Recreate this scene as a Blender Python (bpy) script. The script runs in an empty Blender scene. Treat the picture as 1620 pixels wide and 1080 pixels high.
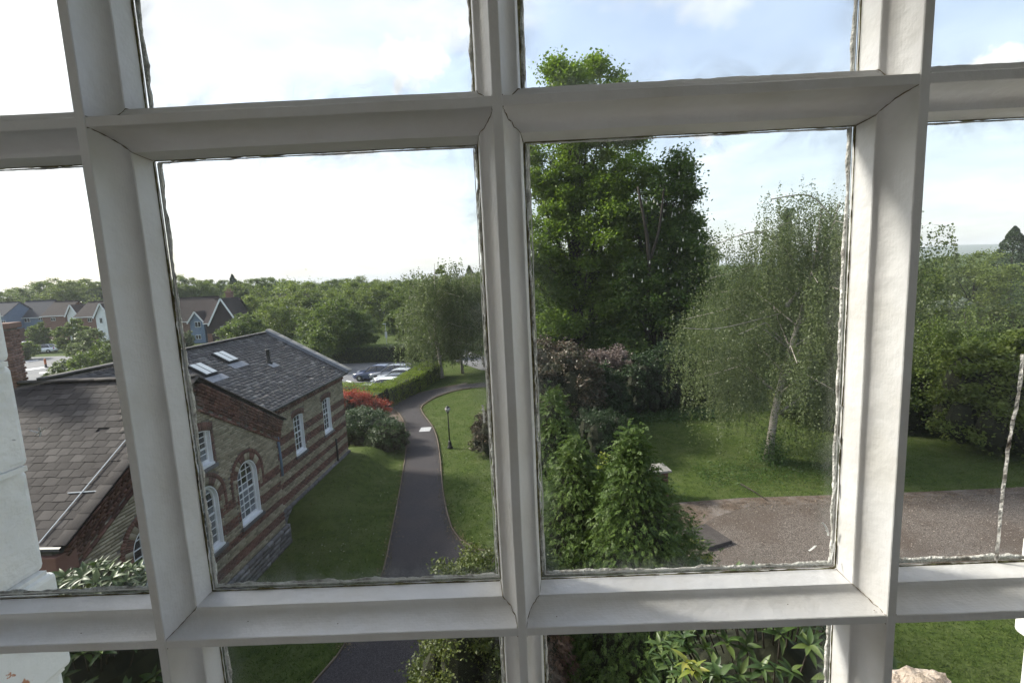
import bpy, bmesh, math, random
import numpy as np
from mathutils import Vector, Matrix, noise
R = math.radians
random.seed(7); rng = np.random.default_rng(7)
sc = bpy.context.scene
col = sc.collection
# ------------------------------------------------------------------ camera
FPX = 765.0; TH = math.atan(FPX / 5766.0); RO = math.atan(265 / 5760.0); HC = 9.2
cf = Vector((0, math.cos(TH), -math.sin(TH))); cu0 = Vector((0, math.sin(TH), math.cos(TH))); cr0 = Vector((1, 0, 0))
cr = cr0 * math.cos(RO) - cu0 * math.sin(RO); cu = cr0 * math.sin(RO) + cu0 * math.cos(RO)
CAM = Vector((0, 0, HC))
cd = bpy.data.cameras.new('camera'); cam = bpy.data.objects.new('camera', cd); col.objects.link(cam)
M = Matrix((cr, cu, -cf)).transposed().to_4x4(); M.translation = CAM
cam.matrix_world = M; cd.sensor_width = 36; cd.lens = FPX / 1620 * 36; cd.clip_start = .02; cd.clip_end = 30000
sc.camera = cam
# ------------------------------------------------------------------ world, sun, exposure
SUN_AZ = R(-71); SUN_EL = R(34)
sdir = Vector((math.sin(SUN_AZ) * math.cos(SUN_EL), math.cos(SUN_AZ) * math.cos(SUN_EL), math.sin(SUN_EL)))
w = bpy.data.worlds.new('World'); sc.world = w; w.use_nodes = True
nt = w.node_tree; nt.nodes.clear()
def N(t, k, **kw):
    n = t.nodes.new(k)
    for a, b in kw.items():
        if a[0] == '_': n.inputs[a[1:].replace('_', ' ')].default_value = b
        else: setattr(n, a, b)
    return n
wo = N(nt, 'ShaderNodeOutputWorld'); bg = N(nt, 'ShaderNodeBackground'); sky = N(nt, 'ShaderNodeTexSky')
sky.sky_type = 'NISHITA'; sky.sun_disc = False; sky.sun_elevation = SUN_EL; sky.sun_rotation = SUN_AZ
sky.air_density = 1.0; sky.dust_density = 2.2; sky.ozone_density = 1.0; sky.altitude = 50
SKY_STRENGTH = .11
tc = N(nt, 'ShaderNodeTexCoord')
# thin cloud: noise on the direction vector divided by its height, so that it flattens towards the horizon
sx = N(nt, 'ShaderNodeSeparateXYZ'); nt.links.new(tc.outputs['Generated'], sx.inputs[0])
mz = N(nt, 'ShaderNodeMath', operation='MAXIMUM'); nt.links.new(sx.outputs[2], mz.inputs[0]); mz.inputs[1].default_value = 0.0
ma = N(nt, 'ShaderNodeMath', operation='ADD'); nt.links.new(mz.outputs[0], ma.inputs[0]); ma.inputs[1].default_value = .16
vd = N(nt, 'ShaderNodeVectorMath', operation='SCALE'); iv = N(nt, 'ShaderNodeMath', operation='DIVIDE'); iv.inputs[0].default_value = 1
nt.links.new(ma.outputs[0], iv.inputs[1]); nt.links.new(tc.outputs['Generated'], vd.inputs[0]); nt.links.new(iv.outputs[0], vd.inputs['Scale'])
n1 = N(nt, 'ShaderNodeTexNoise', _Scale=1.15, _Detail=9.0, _Roughness=.58, _Distortion=.35); nt.links.new(vd.outputs[0], n1.inputs['Vector'])
mr = N(nt, 'ShaderNodeMapRange'); nt.links.new(n1.outputs['Fac'], mr.inputs['Value'])
mr.inputs['From Min'].default_value = .5; mr.inputs['From Max'].default_value = .72
# haze veil grows towards the sun and the horizon
dn = N(nt, 'ShaderNodeVectorMath', operation='DOT_PRODUCT'); nt.links.new(tc.outputs['Generated'], dn.inputs[0]); dn.inputs[1].default_value = sdir
dv = N(nt, 'ShaderNodeMapRange', interpolation_type='SMOOTHSTEP'); nt.links.new(dn.outputs['Value'], dv.inputs['Value'])
dv.inputs['From Min'].default_value = .60; dv.inputs['From Max'].default_value = .92; dv.inputs['To Max'].default_value = 1.0
hv = N(nt, 'ShaderNodeMapRange'); nt.links.new(mz.outputs[0], hv.inputs['Value'])
hv.inputs['From Min'].default_value = 0.; hv.inputs['From Max'].default_value = .4; hv.inputs['To Min'].default_value = .62; hv.inputs['To Max'].default_value = .30
a1 = N(nt, 'ShaderNodeMath', operation='MAXIMUM'); nt.links.new(dv.outputs[0], a1.inputs[0]); nt.links.new(hv.outputs[0], a1.inputs[1])
a2 = N(nt, 'ShaderNodeMath', operation='MAXIMUM'); nt.links.new(a1.outputs[0], a2.inputs[0]); nt.links.new(mr.outputs[0], a2.inputs[1])
# a few small cumulus clouds
n5 = N(nt, 'ShaderNodeTexNoise', _Scale=9.0, _Detail=8.0, _Roughness=.6); nt.links.new(tc.outputs['Generated'], n5.inputs['Vector'])
for (azc, elc, wdc) in ((-9.5, 22.5, .9955), (-3.0, 18.0, .9985), (43.0, 13.5, .996), (22.5, 14.0, .9985), (20.0, 28.0, .9985), (52.0, 20.0, .9965), (-80.0, 40.0, .995), (110.0, 25.0, .995), (160.0, 35.0, .994), (-140.0, 20.0, .995)):
    dd_ = N(nt, 'ShaderNodeVectorMath', operation='DOT_PRODUCT'); nt.links.new(tc.outputs['Generated'], dd_.inputs[0]); dd_.inputs[1].default_value = (math.sin(R(azc)) * math.cos(R(elc)), math.cos(R(azc)) * math.cos(R(elc)), math.sin(R(elc)))
    dm_ = N(nt, 'ShaderNodeMapRange'); nt.links.new(dd_.outputs['Value'], dm_.inputs['Value']); dm_.inputs['From Min'].default_value = wdc; dm_.inputs['From Max'].default_value = 1.0; dm_.inputs['To Min'].default_value = -.12; dm_.inputs['To Max'].default_value = .16; dm_.clamp = True
    ds_ = N(nt, 'ShaderNodeMath', operation='ADD'); nt.links.new(dm_.outputs[0], ds_.inputs[0]); nt.links.new(n5.outputs['Fac'], ds_.inputs[1])
    dt_ = N(nt, 'ShaderNodeMapRange', interpolation_type='SMOOTHSTEP'); nt.links.new(ds_.outputs[0], dt_.inputs['Value']); dt_.inputs['From Min'].default_value = .50; dt_.inputs['From Max'].default_value = .66; dt_.inputs['To Max'].default_value = .95
    dw_ = N(nt, 'ShaderNodeMath', operation='GREATER_THAN'); nt.links.new(dd_.outputs['Value'], dw_.inputs[0]); dw_.inputs[1].default_value = wdc - (1 - wdc) * .0
    dx_ = N(nt, 'ShaderNodeMapRange'); nt.links.new(dd_.outputs['Value'], dx_.inputs['Value']); dx_.inputs['From Min'].default_value = wdc; dx_.inputs['From Max'].default_value = wdc + (1 - wdc) * .35
    dy_ = N(nt, 'ShaderNodeMath', operation='MULTIPLY'); nt.links.new(dt_.outputs[0], dy_.inputs[0]); nt.links.new(dx_.outputs[0], dy_.inputs[1])
    mxx_ = N(nt, 'ShaderNodeMath', operation='MAXIMUM'); nt.links.new(a2.outputs[0], mxx_.inputs[0]); nt.links.new(dy_.outputs[0], mxx_.inputs[1]); a2 = mxx_; nt.nodes.remove(dw_)
cl = N(nt, 'ShaderNodeMath', operation='MINIMUM'); nt.links.new(a2.outputs[0], cl.inputs[0]); cl.inputs[1].default_value = .95
# cloud brightness: white light scattered, brighter near the sun
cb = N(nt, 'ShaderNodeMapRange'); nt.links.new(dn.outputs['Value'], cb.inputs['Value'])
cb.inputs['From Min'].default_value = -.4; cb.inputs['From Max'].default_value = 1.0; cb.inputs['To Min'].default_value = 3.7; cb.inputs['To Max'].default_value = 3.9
cc = N(nt, 'ShaderNodeVectorMath', operation='SCALE'); cc.inputs[0].default_value = (1.0, .985, .97); 
n2 = N(nt, 'ShaderNodeTexNoise', _Scale=2.2, _Detail=8.0, _Roughness=.55, _Distortion=.2); nt.links.new(vd.outputs[0], n2.inputs['Vector'])
m2 = N(nt, 'ShaderNodeMapRange'); nt.links.new(n2.outputs['Fac'], m2.inputs['Value']); m2.inputs['From Min'].default_value = .35; m2.inputs['From Max'].default_value = .65; m2.inputs['To Min'].default_value = .78; m2.inputs['To Max'].default_value = 1.1
au = N(nt, 'ShaderNodeMapRange', interpolation_type='SMOOTHSTEP'); nt.links.new(dn.outputs['Value'], au.inputs['Value']); au.inputs['From Min'].default_value = .82; au.inputs['From Max'].default_value = 1.0; au.inputs['To Max'].default_value = 9.0  # extra glow round the out-of-view sun, added to brighten the window bars
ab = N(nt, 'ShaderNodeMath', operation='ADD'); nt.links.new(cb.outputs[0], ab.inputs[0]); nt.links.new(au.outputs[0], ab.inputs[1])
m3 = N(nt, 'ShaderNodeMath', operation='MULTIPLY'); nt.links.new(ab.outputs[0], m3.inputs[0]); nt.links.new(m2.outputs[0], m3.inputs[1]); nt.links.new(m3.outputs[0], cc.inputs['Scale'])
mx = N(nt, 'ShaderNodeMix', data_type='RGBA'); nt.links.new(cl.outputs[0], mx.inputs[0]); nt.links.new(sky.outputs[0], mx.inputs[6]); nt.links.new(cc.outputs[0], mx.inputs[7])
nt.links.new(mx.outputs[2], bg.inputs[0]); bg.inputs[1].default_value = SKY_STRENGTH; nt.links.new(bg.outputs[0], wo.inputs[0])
sl = bpy.data.lights.new('sun', 'SUN'); sl.energy = 2.6; sl.angle = R(9); sl.color = (1, .93, .82)
so = bpy.data.objects.new('sun', sl); col.objects.link(so); so.rotation_euler = sdir.to_track_quat('Z', 'Y').to_euler(); so.location = (0, 0, 60)
vs = sc.view_settings; vs.view_transform = 'Standard'; vs.look = 'None'; vs.gamma = 1; vs.use_curve_mapping = False; vs.exposure = 1.55
sc.cycles.max_bounces = 8; sc.cycles.diffuse_bounces = 4; sc.cycles.glossy_bounces = 2; sc.cycles.transmission_bounces = 4
sc.cycles.transparent_max_bounces = 12; sc.cycles.volume_bounces = 0; sc.cycles.sample_clamp_indirect = 6
sc.cycles.use_denoising = True; sc.cycles.caustics_reflective = False; sc.cycles.caustics_refractive = False

def ray(px, py): return cf + cr * ((px - 810) / FPX) + cu * ((540 - py) / FPX)
def gr(px, py, z=0.0):
    d = ray(px, py); return CAM + d * ((z - HC) / d.z)
def at(px, py, Y):
    d = ray(px, py); return CAM + d * (Y / d.y)

# ------------------------------------------------------------------ materials
def new_mat(name):
    m = bpy.data.materials.new(name); m.use_nodes = True; m.node_tree.nodes.clear(); return m, m.node_tree
def ramp(t, stops):
    r = t.nodes.new('ShaderNodeValToRGB'); e = r.color_ramp.elements
    while len(e) < len(stops): e.new(.5)
    for k, (p, c) in enumerate(stops): e[k].position = p; e[k].color = (*c, 1)
    return r
def mat(name, stops, rough=.8, scale=3.0, detail=6, bump=0., bscale=None, spec=.35, rnd=0., coord='pos', stretch=(1, 1, 1), metal=0., big=None, coat=0.):
    """stops: colours along a noise; rnd: share of the per-piece random value in it; big=(scale, colour, amount) second layer"""
    m, t = new_mat(name); L = t.links
    o = N(t, 'ShaderNodeOutputMaterial'); p = N(t, 'ShaderNodeBsdfPrincipled', _Roughness=rough, _Metallic=metal)
    p.inputs['Specular IOR Level'].default_value = spec; p.inputs['Coat Weight'].default_value = coat
    if coord == 'pos': src = N(t, 'ShaderNodeNewGeometry').outputs['Position']
    else: src = N(t, 'ShaderNodeTexCoord').outputs['Object']
    mp = N(t, 'ShaderNodeMapping'); mp.inputs['Scale'].default_value = stretch; L.new(src, mp.inputs[0])
    nz = N(t, 'ShaderNodeTexNoise', _Scale=scale, _Detail=float(detail), _Roughness=.6); L.new(mp.outputs[0], nz.inputs[0])
    fac = nz.outputs['Fac']
    if rnd:
        oi = N(t, 'ShaderNodeObjectInfo'); ge = N(t, 'ShaderNodeNewGeometry')
        ad = N(t, 'ShaderNodeMath', operation='ADD'); L.new(oi.outputs['Random'], ad.inputs[0]); L.new(ge.outputs['Random Per Island'], ad.inputs[1])
        fr = N(t, 'ShaderNodeMath', operation='FRACT'); L.new(ad.outputs[0], fr.inputs[0])
        mm = N(t, 'ShaderNodeMix', data_type='FLOAT'); mm.inputs[0].default_value = rnd; L.new(fac, mm.inputs[2]); L.new(fr.outputs[0], mm.inputs[3]); fac = mm.outputs[0]
    r = ramp(t, stops); L.new(fac, r.inputs[0]); c = r.outputs[0]
    if big:
        n2 = N(t, 'ShaderNodeTexNoise', _Scale=big[0], _Detail=4.0, _Roughness=.55); L.new(src, n2.inputs[0])
        m2 = N(t, 'ShaderNodeMapRange'); L.new(n2.outputs['Fac'], m2.inputs['Value']); m2.inputs['From Min'].default_value = .45; m2.inputs['From Max'].default_value = .65; m2.inputs['To Max'].default_value = big[2]
        x = N(t, 'ShaderNodeMix', data_type='RGBA'); L.new(m2.outputs[0], x.inputs[0]); L.new(c, x.inputs[6]); x.inputs[7].default_value = (*big[1], 1); c = x.outputs[2]
    L.new(c, p.inputs['Base Color'])
    if bump:
        nb = N(t, 'ShaderNodeTexNoise', _Scale=bscale or scale * 4, _Detail=5.0); L.new(mp.outputs[0], nb.inputs[0])
        b = N(t, 'ShaderNodeBump', _Strength=bump, _Distance=.02); L.new(nb.outputs['Fac'], b.inputs['Height']); L.new(b.outputs[0], p.inputs['Normal'])
    L.new(p.outputs[0], o.inputs[0]); return m
def leaf_mat(name, a, b, c, trans=.35, gloss=.35, nscale=.5, rough=.5):
    """a dark, b middle, c light young leaf colour"""
    m, t = new_mat(name); L = t.links
    o = N(t, 'ShaderNodeOutputMaterial'); p = N(t, 'ShaderNodeBsdfPrincipled', _Roughness=rough); p.inputs['Specular IOR Level'].default_value = gloss
    tr = N(t, 'ShaderNodeBsdfTranslucent'); mi = N(t, 'ShaderNodeMixShader'); mi.inputs[0].default_value = trans
    ge = N(t, 'ShaderNodeNewGeometry'); oi = N(t, 'ShaderNodeObjectInfo')
    ad = N(t, 'ShaderNodeMath', operation='ADD'); L.new(oi.outputs['Random'], ad.inputs[0]); L.new(ge.outputs['Random Per Island'], ad.inputs[1])
    fr = N(t, 'ShaderNodeMath', operation='FRACT'); L.new(ad.outputs[0], fr.inputs[0])
    nz = N(t, 'ShaderNodeTexNoise', _Scale=nscale, _Detail=3.0); L.new(ge.outputs['Position'], nz.inputs[0])
    mm = N(t, 'ShaderNodeMix', data_type='FLOAT'); mm.inputs[0].default_value = .5; L.new(fr.outputs[0], mm.inputs[2]); L.new(nz.outputs['Fac'], mm.inputs[3])
    r = ramp(t, [(.15, a), (.5, b), (.85, c)]); L.new(mm.outputs[0], r.inputs[0])
    L.new(r.outputs[0], p.inputs['Base Color'])
    hs = N(t, 'ShaderNodeHueSaturation'); hs.inputs['Saturation'].default_value = 1.1; hs.inputs['Value'].default_value = 1.5; L.new(r.outputs[0], hs.inputs['Color']); L.new(hs.outputs[0], tr.inputs[0])
    L.new(p.outputs[0], mi.inputs[1]); L.new(tr.outputs[0], mi.inputs[2]); L.new(mi.outputs[0], o.inputs[0]); return m
MT = {}
MT['paint'] = mat('cream_gloss_paint', [(.3, (.775, .77, .782)), (.7, (.84, .835, .845))], .42, 14, bump=.12, bscale=60, spec=.4, big=(16, (.68, .65, .60), .4))
MT['crack'] = mat('joint_dirt', [(.3, (.08, .055, .035)), (.7, (.26, .20, .13))], .95, 200)
MT['putty'] = mat('old_putty', [(.30, (.13, .11, .09)), (.43, (.42, .40, .38)), (.56, (.80, .79, .77))], .9, 75, bump=.5, bscale=300)
MT['grime'] = mat('algae_grime', [(.3, (.06, .05, .035)), (.5, (.17, .15, .08)), (.65, (.36, .36, .2))], .95, 120, bump=.4, bscale=400)
MT['wwhite'] = mat('white_masonry_paint', [(.3, (.72, .73, .73)), (.7, (.82, .82, .81))], .75, 20, bump=.35, bscale=45, big=(14, (.62, .63, .62), .3))
MT['orange'] = mat('bare_orange_brick', [(.3, (.42, .17, .08)), (.7, (.6, .3, .18))], .9, 60, bump=.4)
MT['room'] = mat('room_wall_paint', [(.3, (.83, .825, .81)), (.7, (.85, .845, .83))], .8, 2)
MT['boards'] = mat('pale_carpet', [(.3, (.22, .20, .19)), (.7, (.30, .275, .26))], .5, 3, stretch=(1, 1, 1))
MT['sand'] = mat('rough_sandstone', [(.3, (.30, .24, .19)), (.7, (.52, .44, .38))], .95, 60, bump=.8, bscale=120)
MT['ybrick'] = mat('yellow_stock_brick', [(.1, (.19, .165, .115)), (.5, (.31, .27, .195)), (.9, (.41, .37, .28))], .9, 6, rnd=.65, bump=.3, bscale=60, big=(.9, (.17, .15, .115), .4))
MT['rbrick'] = mat('red_brown_brick', [(.1, (.075, .042, .036)), (.5, (.145, .072, .057)), (.9, (.22, .115, .09))], .9, 6, rnd=.65, bump=.3, bscale=60, big=(1.1, (.09, .07, .06), .4))
MT['mortar'] = mat('grey_mortar', [(.3, (.12, .11, .095)), (.7, (.18, .165, .145))], .95, 10, bump=.2)
MT['rubble'] = mat('blue_grey_stone', [(.1, (.07, .07, .075)), (.6, (.15, .145, .15)), (.95, (.32, .31, .32))], .9, 5, rnd=.5, bump=.5)
MT['slate'] = mat('weathered_slate', [(.05, (.03, .025, .024)), (.5, (.052, .045, .043)), (.9, (.094, .083, .078))], .85, 5, rnd=.6, bump=.25, bscale=50, big=(1.6, (.045, .038, .036), .5), spec=.2)
MT['slate2'] = mat('lichened_slate', [(.05, (.045, .041, .042)), (.45, (.068, .062, .063)), (.64, (.092, .086, .086)), (.84, (.26, .25, .24))], .8, 2.2, rnd=.42, bump=.25, bscale=50, big=(1.2, (.07, .065, .07), .5), spec=.4)
MT['lead'] = mat('lead_flashing', [(.3, (.16, .17, .19)), (.7, (.26, .27, .30))], .6, 6)
MT['coping'] = mat('pale_stone_coping', [(.3, (.2, .19, .17)), (.7, (.34, .32, .29))], .9, 8, bump=.4)
MT['wframe'] = mat('white_window_paint', [(.3, (.70, .72, .76)), (.7, (.80, .81, .83))], .5, 5)
MT['pane'] = mat('dark_window_glass', [(.3, (.012, .014, .017)), (.7, (.03, .033, .037))], .06, 2, rnd=.5, spec=.7)
MT['curtain'] = mat('net_curtain_behind_glass', [(.3, (.10, .115, .13)), (.7, (.2, .22, .245))], .15, 3, rnd=.6, spec=.7)
MT['skyl'] = mat('skylight_glass', [(.3, (.48, .50, .50)), (.7, (.56, .58, .57))], .12, 3, spec=.8)  # pale colour stands in for sky reflected in the skylight panes
MT['black'] = mat('black_iron', [(.3, (.012, .012, .013)), (.7, (.03, .03, .03))], .45, 10)
MT['asph'] = mat('worn_asphalt', [(.3, (.022, .020, .022)), (.5, (.045, .040, .044)), (.7, (.085, .077, .080))], .93, 30, detail=10, bump=.5, bscale=120, big=(.5, (.065, .054, .052), .55))
MT['road'] = mat('road_asphalt', [(.3, (.13, .13, .14)), (.7, (.18, .18, .19))], .85, 4, big=(.2, (.22, .21, .21), .5))
MT['line'] = mat('road_paint', [(.3, (.6, .6, .6)), (.7, (.75, .75, .74))], .8, 8)
MT['gravel'] = mat('grey_pink_gravel', [(.36, (.052, .041, .034)), (.5, (.118, .097, .083)), (.64, (.235, .20, .175))], .95, 28, detail=12, bump=.8, bscale=60, big=(.45, (.085, .062, .048), .75))
MT['soil'] = mat('leaf_litter_soil', [(.3, (.06, .042, .03)), (.7, (.14, .10, .075))], .95, 5, detail=12, bump=.5, bscale=40, big=(1.0, (.19, .165, .15), .85))
MT['edging'] = mat('edging_kerb', [(.3, (.10, .078, .058)), (.7, (.19, .15, .115))], .9, 5, rnd=.4, bump=.3)
MT['grass'] = mat('lawn_turf', [(.2, (.026, .042, .011)), (.5, (.054, .080, .018)), (.8, (.092, .118, .032))], .95, 3.2, detail=12, bump=.8, bscale=30, spec=.1, big=(.9, (.085, .105, .036), .75))
MT['field'] = mat('far_country', [(.3, (.035, .06, .02)), (.7, (.08, .11, .04))], .95, .02, spec=.1, big=(.004, (.03, .05, .02), .8))
MT['hill'] = mat('wooded_hill', [(.3, (.03, .05, .022)), (.7, (.075, .10, .04))], .95, .02, spec=.05)
MT['bark'] = mat('dark_bark', [(.3, (.022, .018, .014)), (.7, (.060, .050, .040))], .95, 5, stretch=(3, 3, .6), bump=.6, bscale=20)
MT['bbark'] = mat('birch_bark', [(.3, (.04, .035, .03)), (.44, (.33, .29, .26)), (.8, (.5, .46, .42))], .85, 3.5, stretch=(1, 1, 3), bump=.4)
MT['grass_blade'] = leaf_mat('grass_blades', (.03, .052, .012), (.064, .095, .022), (.125, .15, .05), .3, .1, .4, .8)
MT['lime'] = leaf_mat('lime_leaves', (.06, .105, .016), (.115, .175, .026), (.18, .24, .05), .48)
MT['chest'] = leaf_mat('chestnut_leaves', (.036, .07, .014), (.065, .112, .02), (.12, .17, .036), .4)
MT['birchl'] = leaf_mat('birch_leaves', (.055, .075, .028), (.10, .128, .05), (.175, .205, .095), .38)
MT['oakl'] = leaf_mat('oak_leaves', (.06, .088, .018), (.12, .158, .036), (.19, .23, .065), .42)
MT['midl'] = leaf_mat('mid_green_leaves', (.045, .074, .018), (.095, .132, .032), (.16, .205, .052), .4)
MT['darkl'] = leaf_mat('dark_evergreen_leaves', (.014, .03, .010), (.026, .05, .016), (.045, .08, .022), .15)
MT['laurel'] = leaf_mat('laurel_leaves', (.018, .04, .01), (.035, .07, .016), (.06, .10, .022), .15, .5, 2.0)
MT['hedgel'] = leaf_mat('privet_leaves', (.06, .10, .012), (.14, .20, .02), (.25, .31, .04), .35, .3, 1.5)
MT['thuja'] = leaf_mat('cypress_sprays', (.03, .06, .014), (.065, .108, .024), (.14, .195, .045), .2, .2, 1.5)
MT['thujab'] = leaf_mat('dead_cypress_sprays', (.07, .04, .025), (.13, .075, .05), (.2, .13, .09), .1)
MT['red'] = leaf_mat('red_photinia_leaves', (.16, .03, .02), (.30, .055, .035), (.42, .12, .07), .3, .4, 2)
MT['copper'] = leaf_mat('copper_rhododendron_leaves', (.028, .036, .016), (.07, .062, .036), (.17, .115, .085), .15, .4, .45)
MT['pink'] = leaf_mat('pinkish_faded_flowers', (.08, .06, .05), (.17, .13, .115), (.34, .29, .27), .2)
MT['candle'] = mat('white_chestnut_flowers', [(.3, (.5, .48, .40)), (.7, (.7, .68, .6))], .9, 4)
MT['olive'] = leaf_mat('olive_shrub_leaves', (.035, .055, .012), (.075, .10, .02), (.15, .17, .035), .25, .4, 1.2)
MT['yellow'] = leaf_mat('yellow_green_leaves', (.07, .11, .015), (.15, .19, .025), (.28, .29, .05), .3, .4, 2)
MT['magn'] = leaf_mat('glossy_magnolia_leaves', (.022, .045, .012), (.045, .082, .018), (.10, .135, .035), .12, .45, 2, .45)
MT['magy'] = leaf_mat('yellowing_magnolia_leaves', (.10, .15, .02), (.2, .23, .035), (.34, .28, .07), .25, .5, 2, .35)
MT['silver'] = leaf_mat('silver_grey_leaves', (.09, .11, .07), (.16, .19, .13), (.26, .29, .22), .25)
MT['ivy'] = leaf_mat('ivy_leaves', (.02, .05, .012), (.045, .09, .018), (.08, .13, .03), .2)
MT['core'] = mat('core_filler', [(.3, (.012, .014, .007)), (.7, (.03, .032, .016))], .95, 6)  # dark filler for solid cores added inside foliage, not real twigs
MT['htile'] = mat('house_brown_tiles', [(.3, (.034, .025, .024)), (.7, (.058, .041, .038))], .95, 3, rnd=.4)
MT['hslate'] = mat('house_blue_slates', [(.3, (.025, .026, .034)), (.7, (.045, .046, .056))], .95, 3, rnd=.4)
MT['hblue'] = mat('blue_grey_boarding', [(.3, (.11, .16, .24)), (.7, (.15, .21, .30))], .7, 2)
MT['hwhite'] = mat('white_boarding', [(.3, (.62, .64, .66)), (.7, (.7, .72, .73))], .7, 2)
MT['hbrick'] = mat('house_red_brick', [(.3, (.14, .075, .055)), (.7, (.21, .12, .09))], .9, 4)
MT['chimb'] = mat('old_chimney_brick', [(.1, (.10, .055, .045)), (.5, (.18, .105, .08)), (.9, (.26, .16, .13))], .9, 5, rnd=.65, bump=.4)
MT['tyre'] = mat('tyre_rubber', [(.3, (.015, .015, .015)), (.7, (.025, .025, .025))], .9, 5)
MT['alloy'] = mat('alloy_wheel', [(.3, (.35, .35, .36)), (.7, (.45, .45, .46))], .35, 5, metal=.8)
for k, c in dict(cblue=(.035, .05, .12), cdark=(.02, .024, .035), csilver=(.42, .44, .48), cwhite=(.72, .74, .78), cgrey=(.16, .17, .2)).items():
    MT[k] = mat(k + '_car_paint', [(.3, c), (.7, tuple(min(1, v * 1.05) for v in c))], .25, 2, spec=.6, coat=.6)
MT['cglass'] = mat('car_glass', [(.3, (.012, .014, .02)), (.7, (.02, .022, .03))], .05, 2, spec=.8)
MT['lampglass'] = mat('globe_acrylic', [(.3, (.35, .33, .30)), (.7, (.5, .48, .45))], .15, 6, spec=.7)
MT['lredl'] = mat('tail_lamp_red', [(.3, (.35, .01, .01)), (.7, (.4, .02, .02))], .2, 3)
MT['orangep'] = mat('orange_plastic', [(.3, (.30, .09, .03)), (.7, (.38, .12, .04))], .6, 3)
MT['signblue'] = mat('blue_sign_paint', [(.3, (.03, .13, .4)), (.7, (.04, .15, .45))], .5, 3)
MT['galv'] = mat('galvanised_steel', [(.3, (.35, .38, .38)), (.7, (.5, .52, .52))], .5, 5, metal=.3)
def glass_mat():
    m, t = new_mat('old_window_glass'); L = t.links
    o = N(t, 'ShaderNodeOutputMaterial'); tr = N(t, 'ShaderNodeBsdfTransparent'); tr.inputs[0].default_value = (.97, .985, .98, 1)
    gl = N(t, 'ShaderNodeBsdfGlossy', _Roughness=.02); df = N(t, 'ShaderNodeBsdfDiffuse'); df.inputs[0].default_value = (.62, .65, .63, 1)
    lw = N(t, 'ShaderNodeLayerWeight'); lw.inputs[0].default_value = .5; pw = N(t, 'ShaderNodeMath', operation='POWER'); pw.inputs[1].default_value = 5; L.new(lw.outputs['Facing'], pw.inputs[0])
    fr = N(t, 'ShaderNodeMath', operation='MULTIPLY_ADD'); fr.inputs[1].default_value = .6; fr.inputs[2].default_value = .014; L.new(pw.outputs[0], fr.inputs[0]); x1 = N(t, 'ShaderNodeMixShader'); x2 = N(t, 'ShaderNodeMixShader')
    L.new(fr.outputs[0], x1.inputs[0]); L.new(tr.outputs[0], x1.inputs[1]); L.new(gl.outputs[0], x1.inputs[2])
    # dust film: thicker near the edges of the pane (object space: pane is 1x1 unit) and in smears
    ob = N(t, 'ShaderNodeTexCoord'); s = N(t, 'ShaderNodeSeparateXYZ'); L.new(ob.outputs['Object'], s.inputs[0])
    def absn(i):
        a = N(t, 'ShaderNodeMath', operation='ABSOLUTE'); L.new(s.outputs[i], a.inputs[0]); return a
    ax, az = absn(0), absn(2)
    mxx = N(t, 'ShaderNodeMath', operation='MAXIMUM'); 
    e1 = N(t, 'ShaderNodeMapRange', interpolation_type='SMOOTHSTEP'); L.new(ax.outputs[0], e1.inputs[0]); e1.inputs['From Min'].default_value = .095; e1.inputs['From Max'].default_value = .13
    e2 = N(t, 'ShaderNodeMapRange', interpolation_type='SMOOTHSTEP'); L.new(az.outputs[0], e2.inputs[0]); e2.inputs['From Min'].default_value = .145; e2.inputs['From Max'].default_value = .185
    L.new(e1.outputs[0], mxx.inputs[0]); L.new(e2.outputs[0], mxx.inputs[1])
    g = N(t, 'ShaderNodeNewGeometry'); nz = N(t, 'ShaderNodeTexNoise', _Scale=28.0, _Detail=6.0, _Roughness=.65, _Distortion=1.2); L.new(g.outputs['Position'], nz.inputs[0])
    nm = N(t, 'ShaderNodeMapRange'); L.new(nz.outputs['Fac'], nm.inputs[0]); nm.inputs['From Min'].default_value = .42; nm.inputs['From Max'].default_value = .8
    ml = N(t, 'ShaderNodeMath', operation='MULTIPLY'); L.new(mxx.outputs[0], ml.inputs[0]); L.new(nm.outputs[0], ml.inputs[1])
    m2 = N(t, 'ShaderNodeMath', operation='MULTIPLY'); L.new(ml.outputs[0], m2.inputs[0]); m2.inputs[1].default_value = .42
    n3 = N(t, 'ShaderNodeTexNoise', _Scale=420.0, _Detail=2.0); L.new(g.outputs['Position'], n3.inputs[0])
    s3 = N(t, 'ShaderNodeMapRange'); L.new(n3.outputs['Fac'], s3.inputs[0]); s3.inputs['From Min'].default_value = .78; s3.inputs['From Max'].default_value = .82; s3.inputs['To Max'].default_value = .25
    n4 = N(t, 'ShaderNodeTexNoise', _Scale=9.0, _Detail=5.0, _Roughness=.6, _Distortion=.8); L.new(g.outputs['Position'], n4.inputs[0])
    s4 = N(t, 'ShaderNodeMapRange'); L.new(n4.outputs['Fac'], s4.inputs[0]); s4.inputs['From Min'].default_value = .45; s4.inputs['From Max'].default_value = .75; s4.inputs['To Max'].default_value = .016; s4.inputs['To Min'].default_value = .0
    ad = N(t, 'ShaderNodeMath', operation='ADD'); L.new(m2.outputs[0], ad.inputs[0]); L.new(s3.outputs[0], ad.inputs[1])
    ad2 = N(t, 'ShaderNodeMath', operation='ADD'); L.new(ad.outputs[0], ad2.inputs[0]); L.new(s4.outputs[0], ad2.inputs[1])
    L.new(ad2.outputs[0], x2.inputs[0]); L.new(x1.outputs[0], x2.inputs[1]); L.new(df.outputs[0], x2.inputs[2]); L.new(x2.outputs[0], o.inputs[0]); return m
MT['glass'] = glass_mat()

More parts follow.
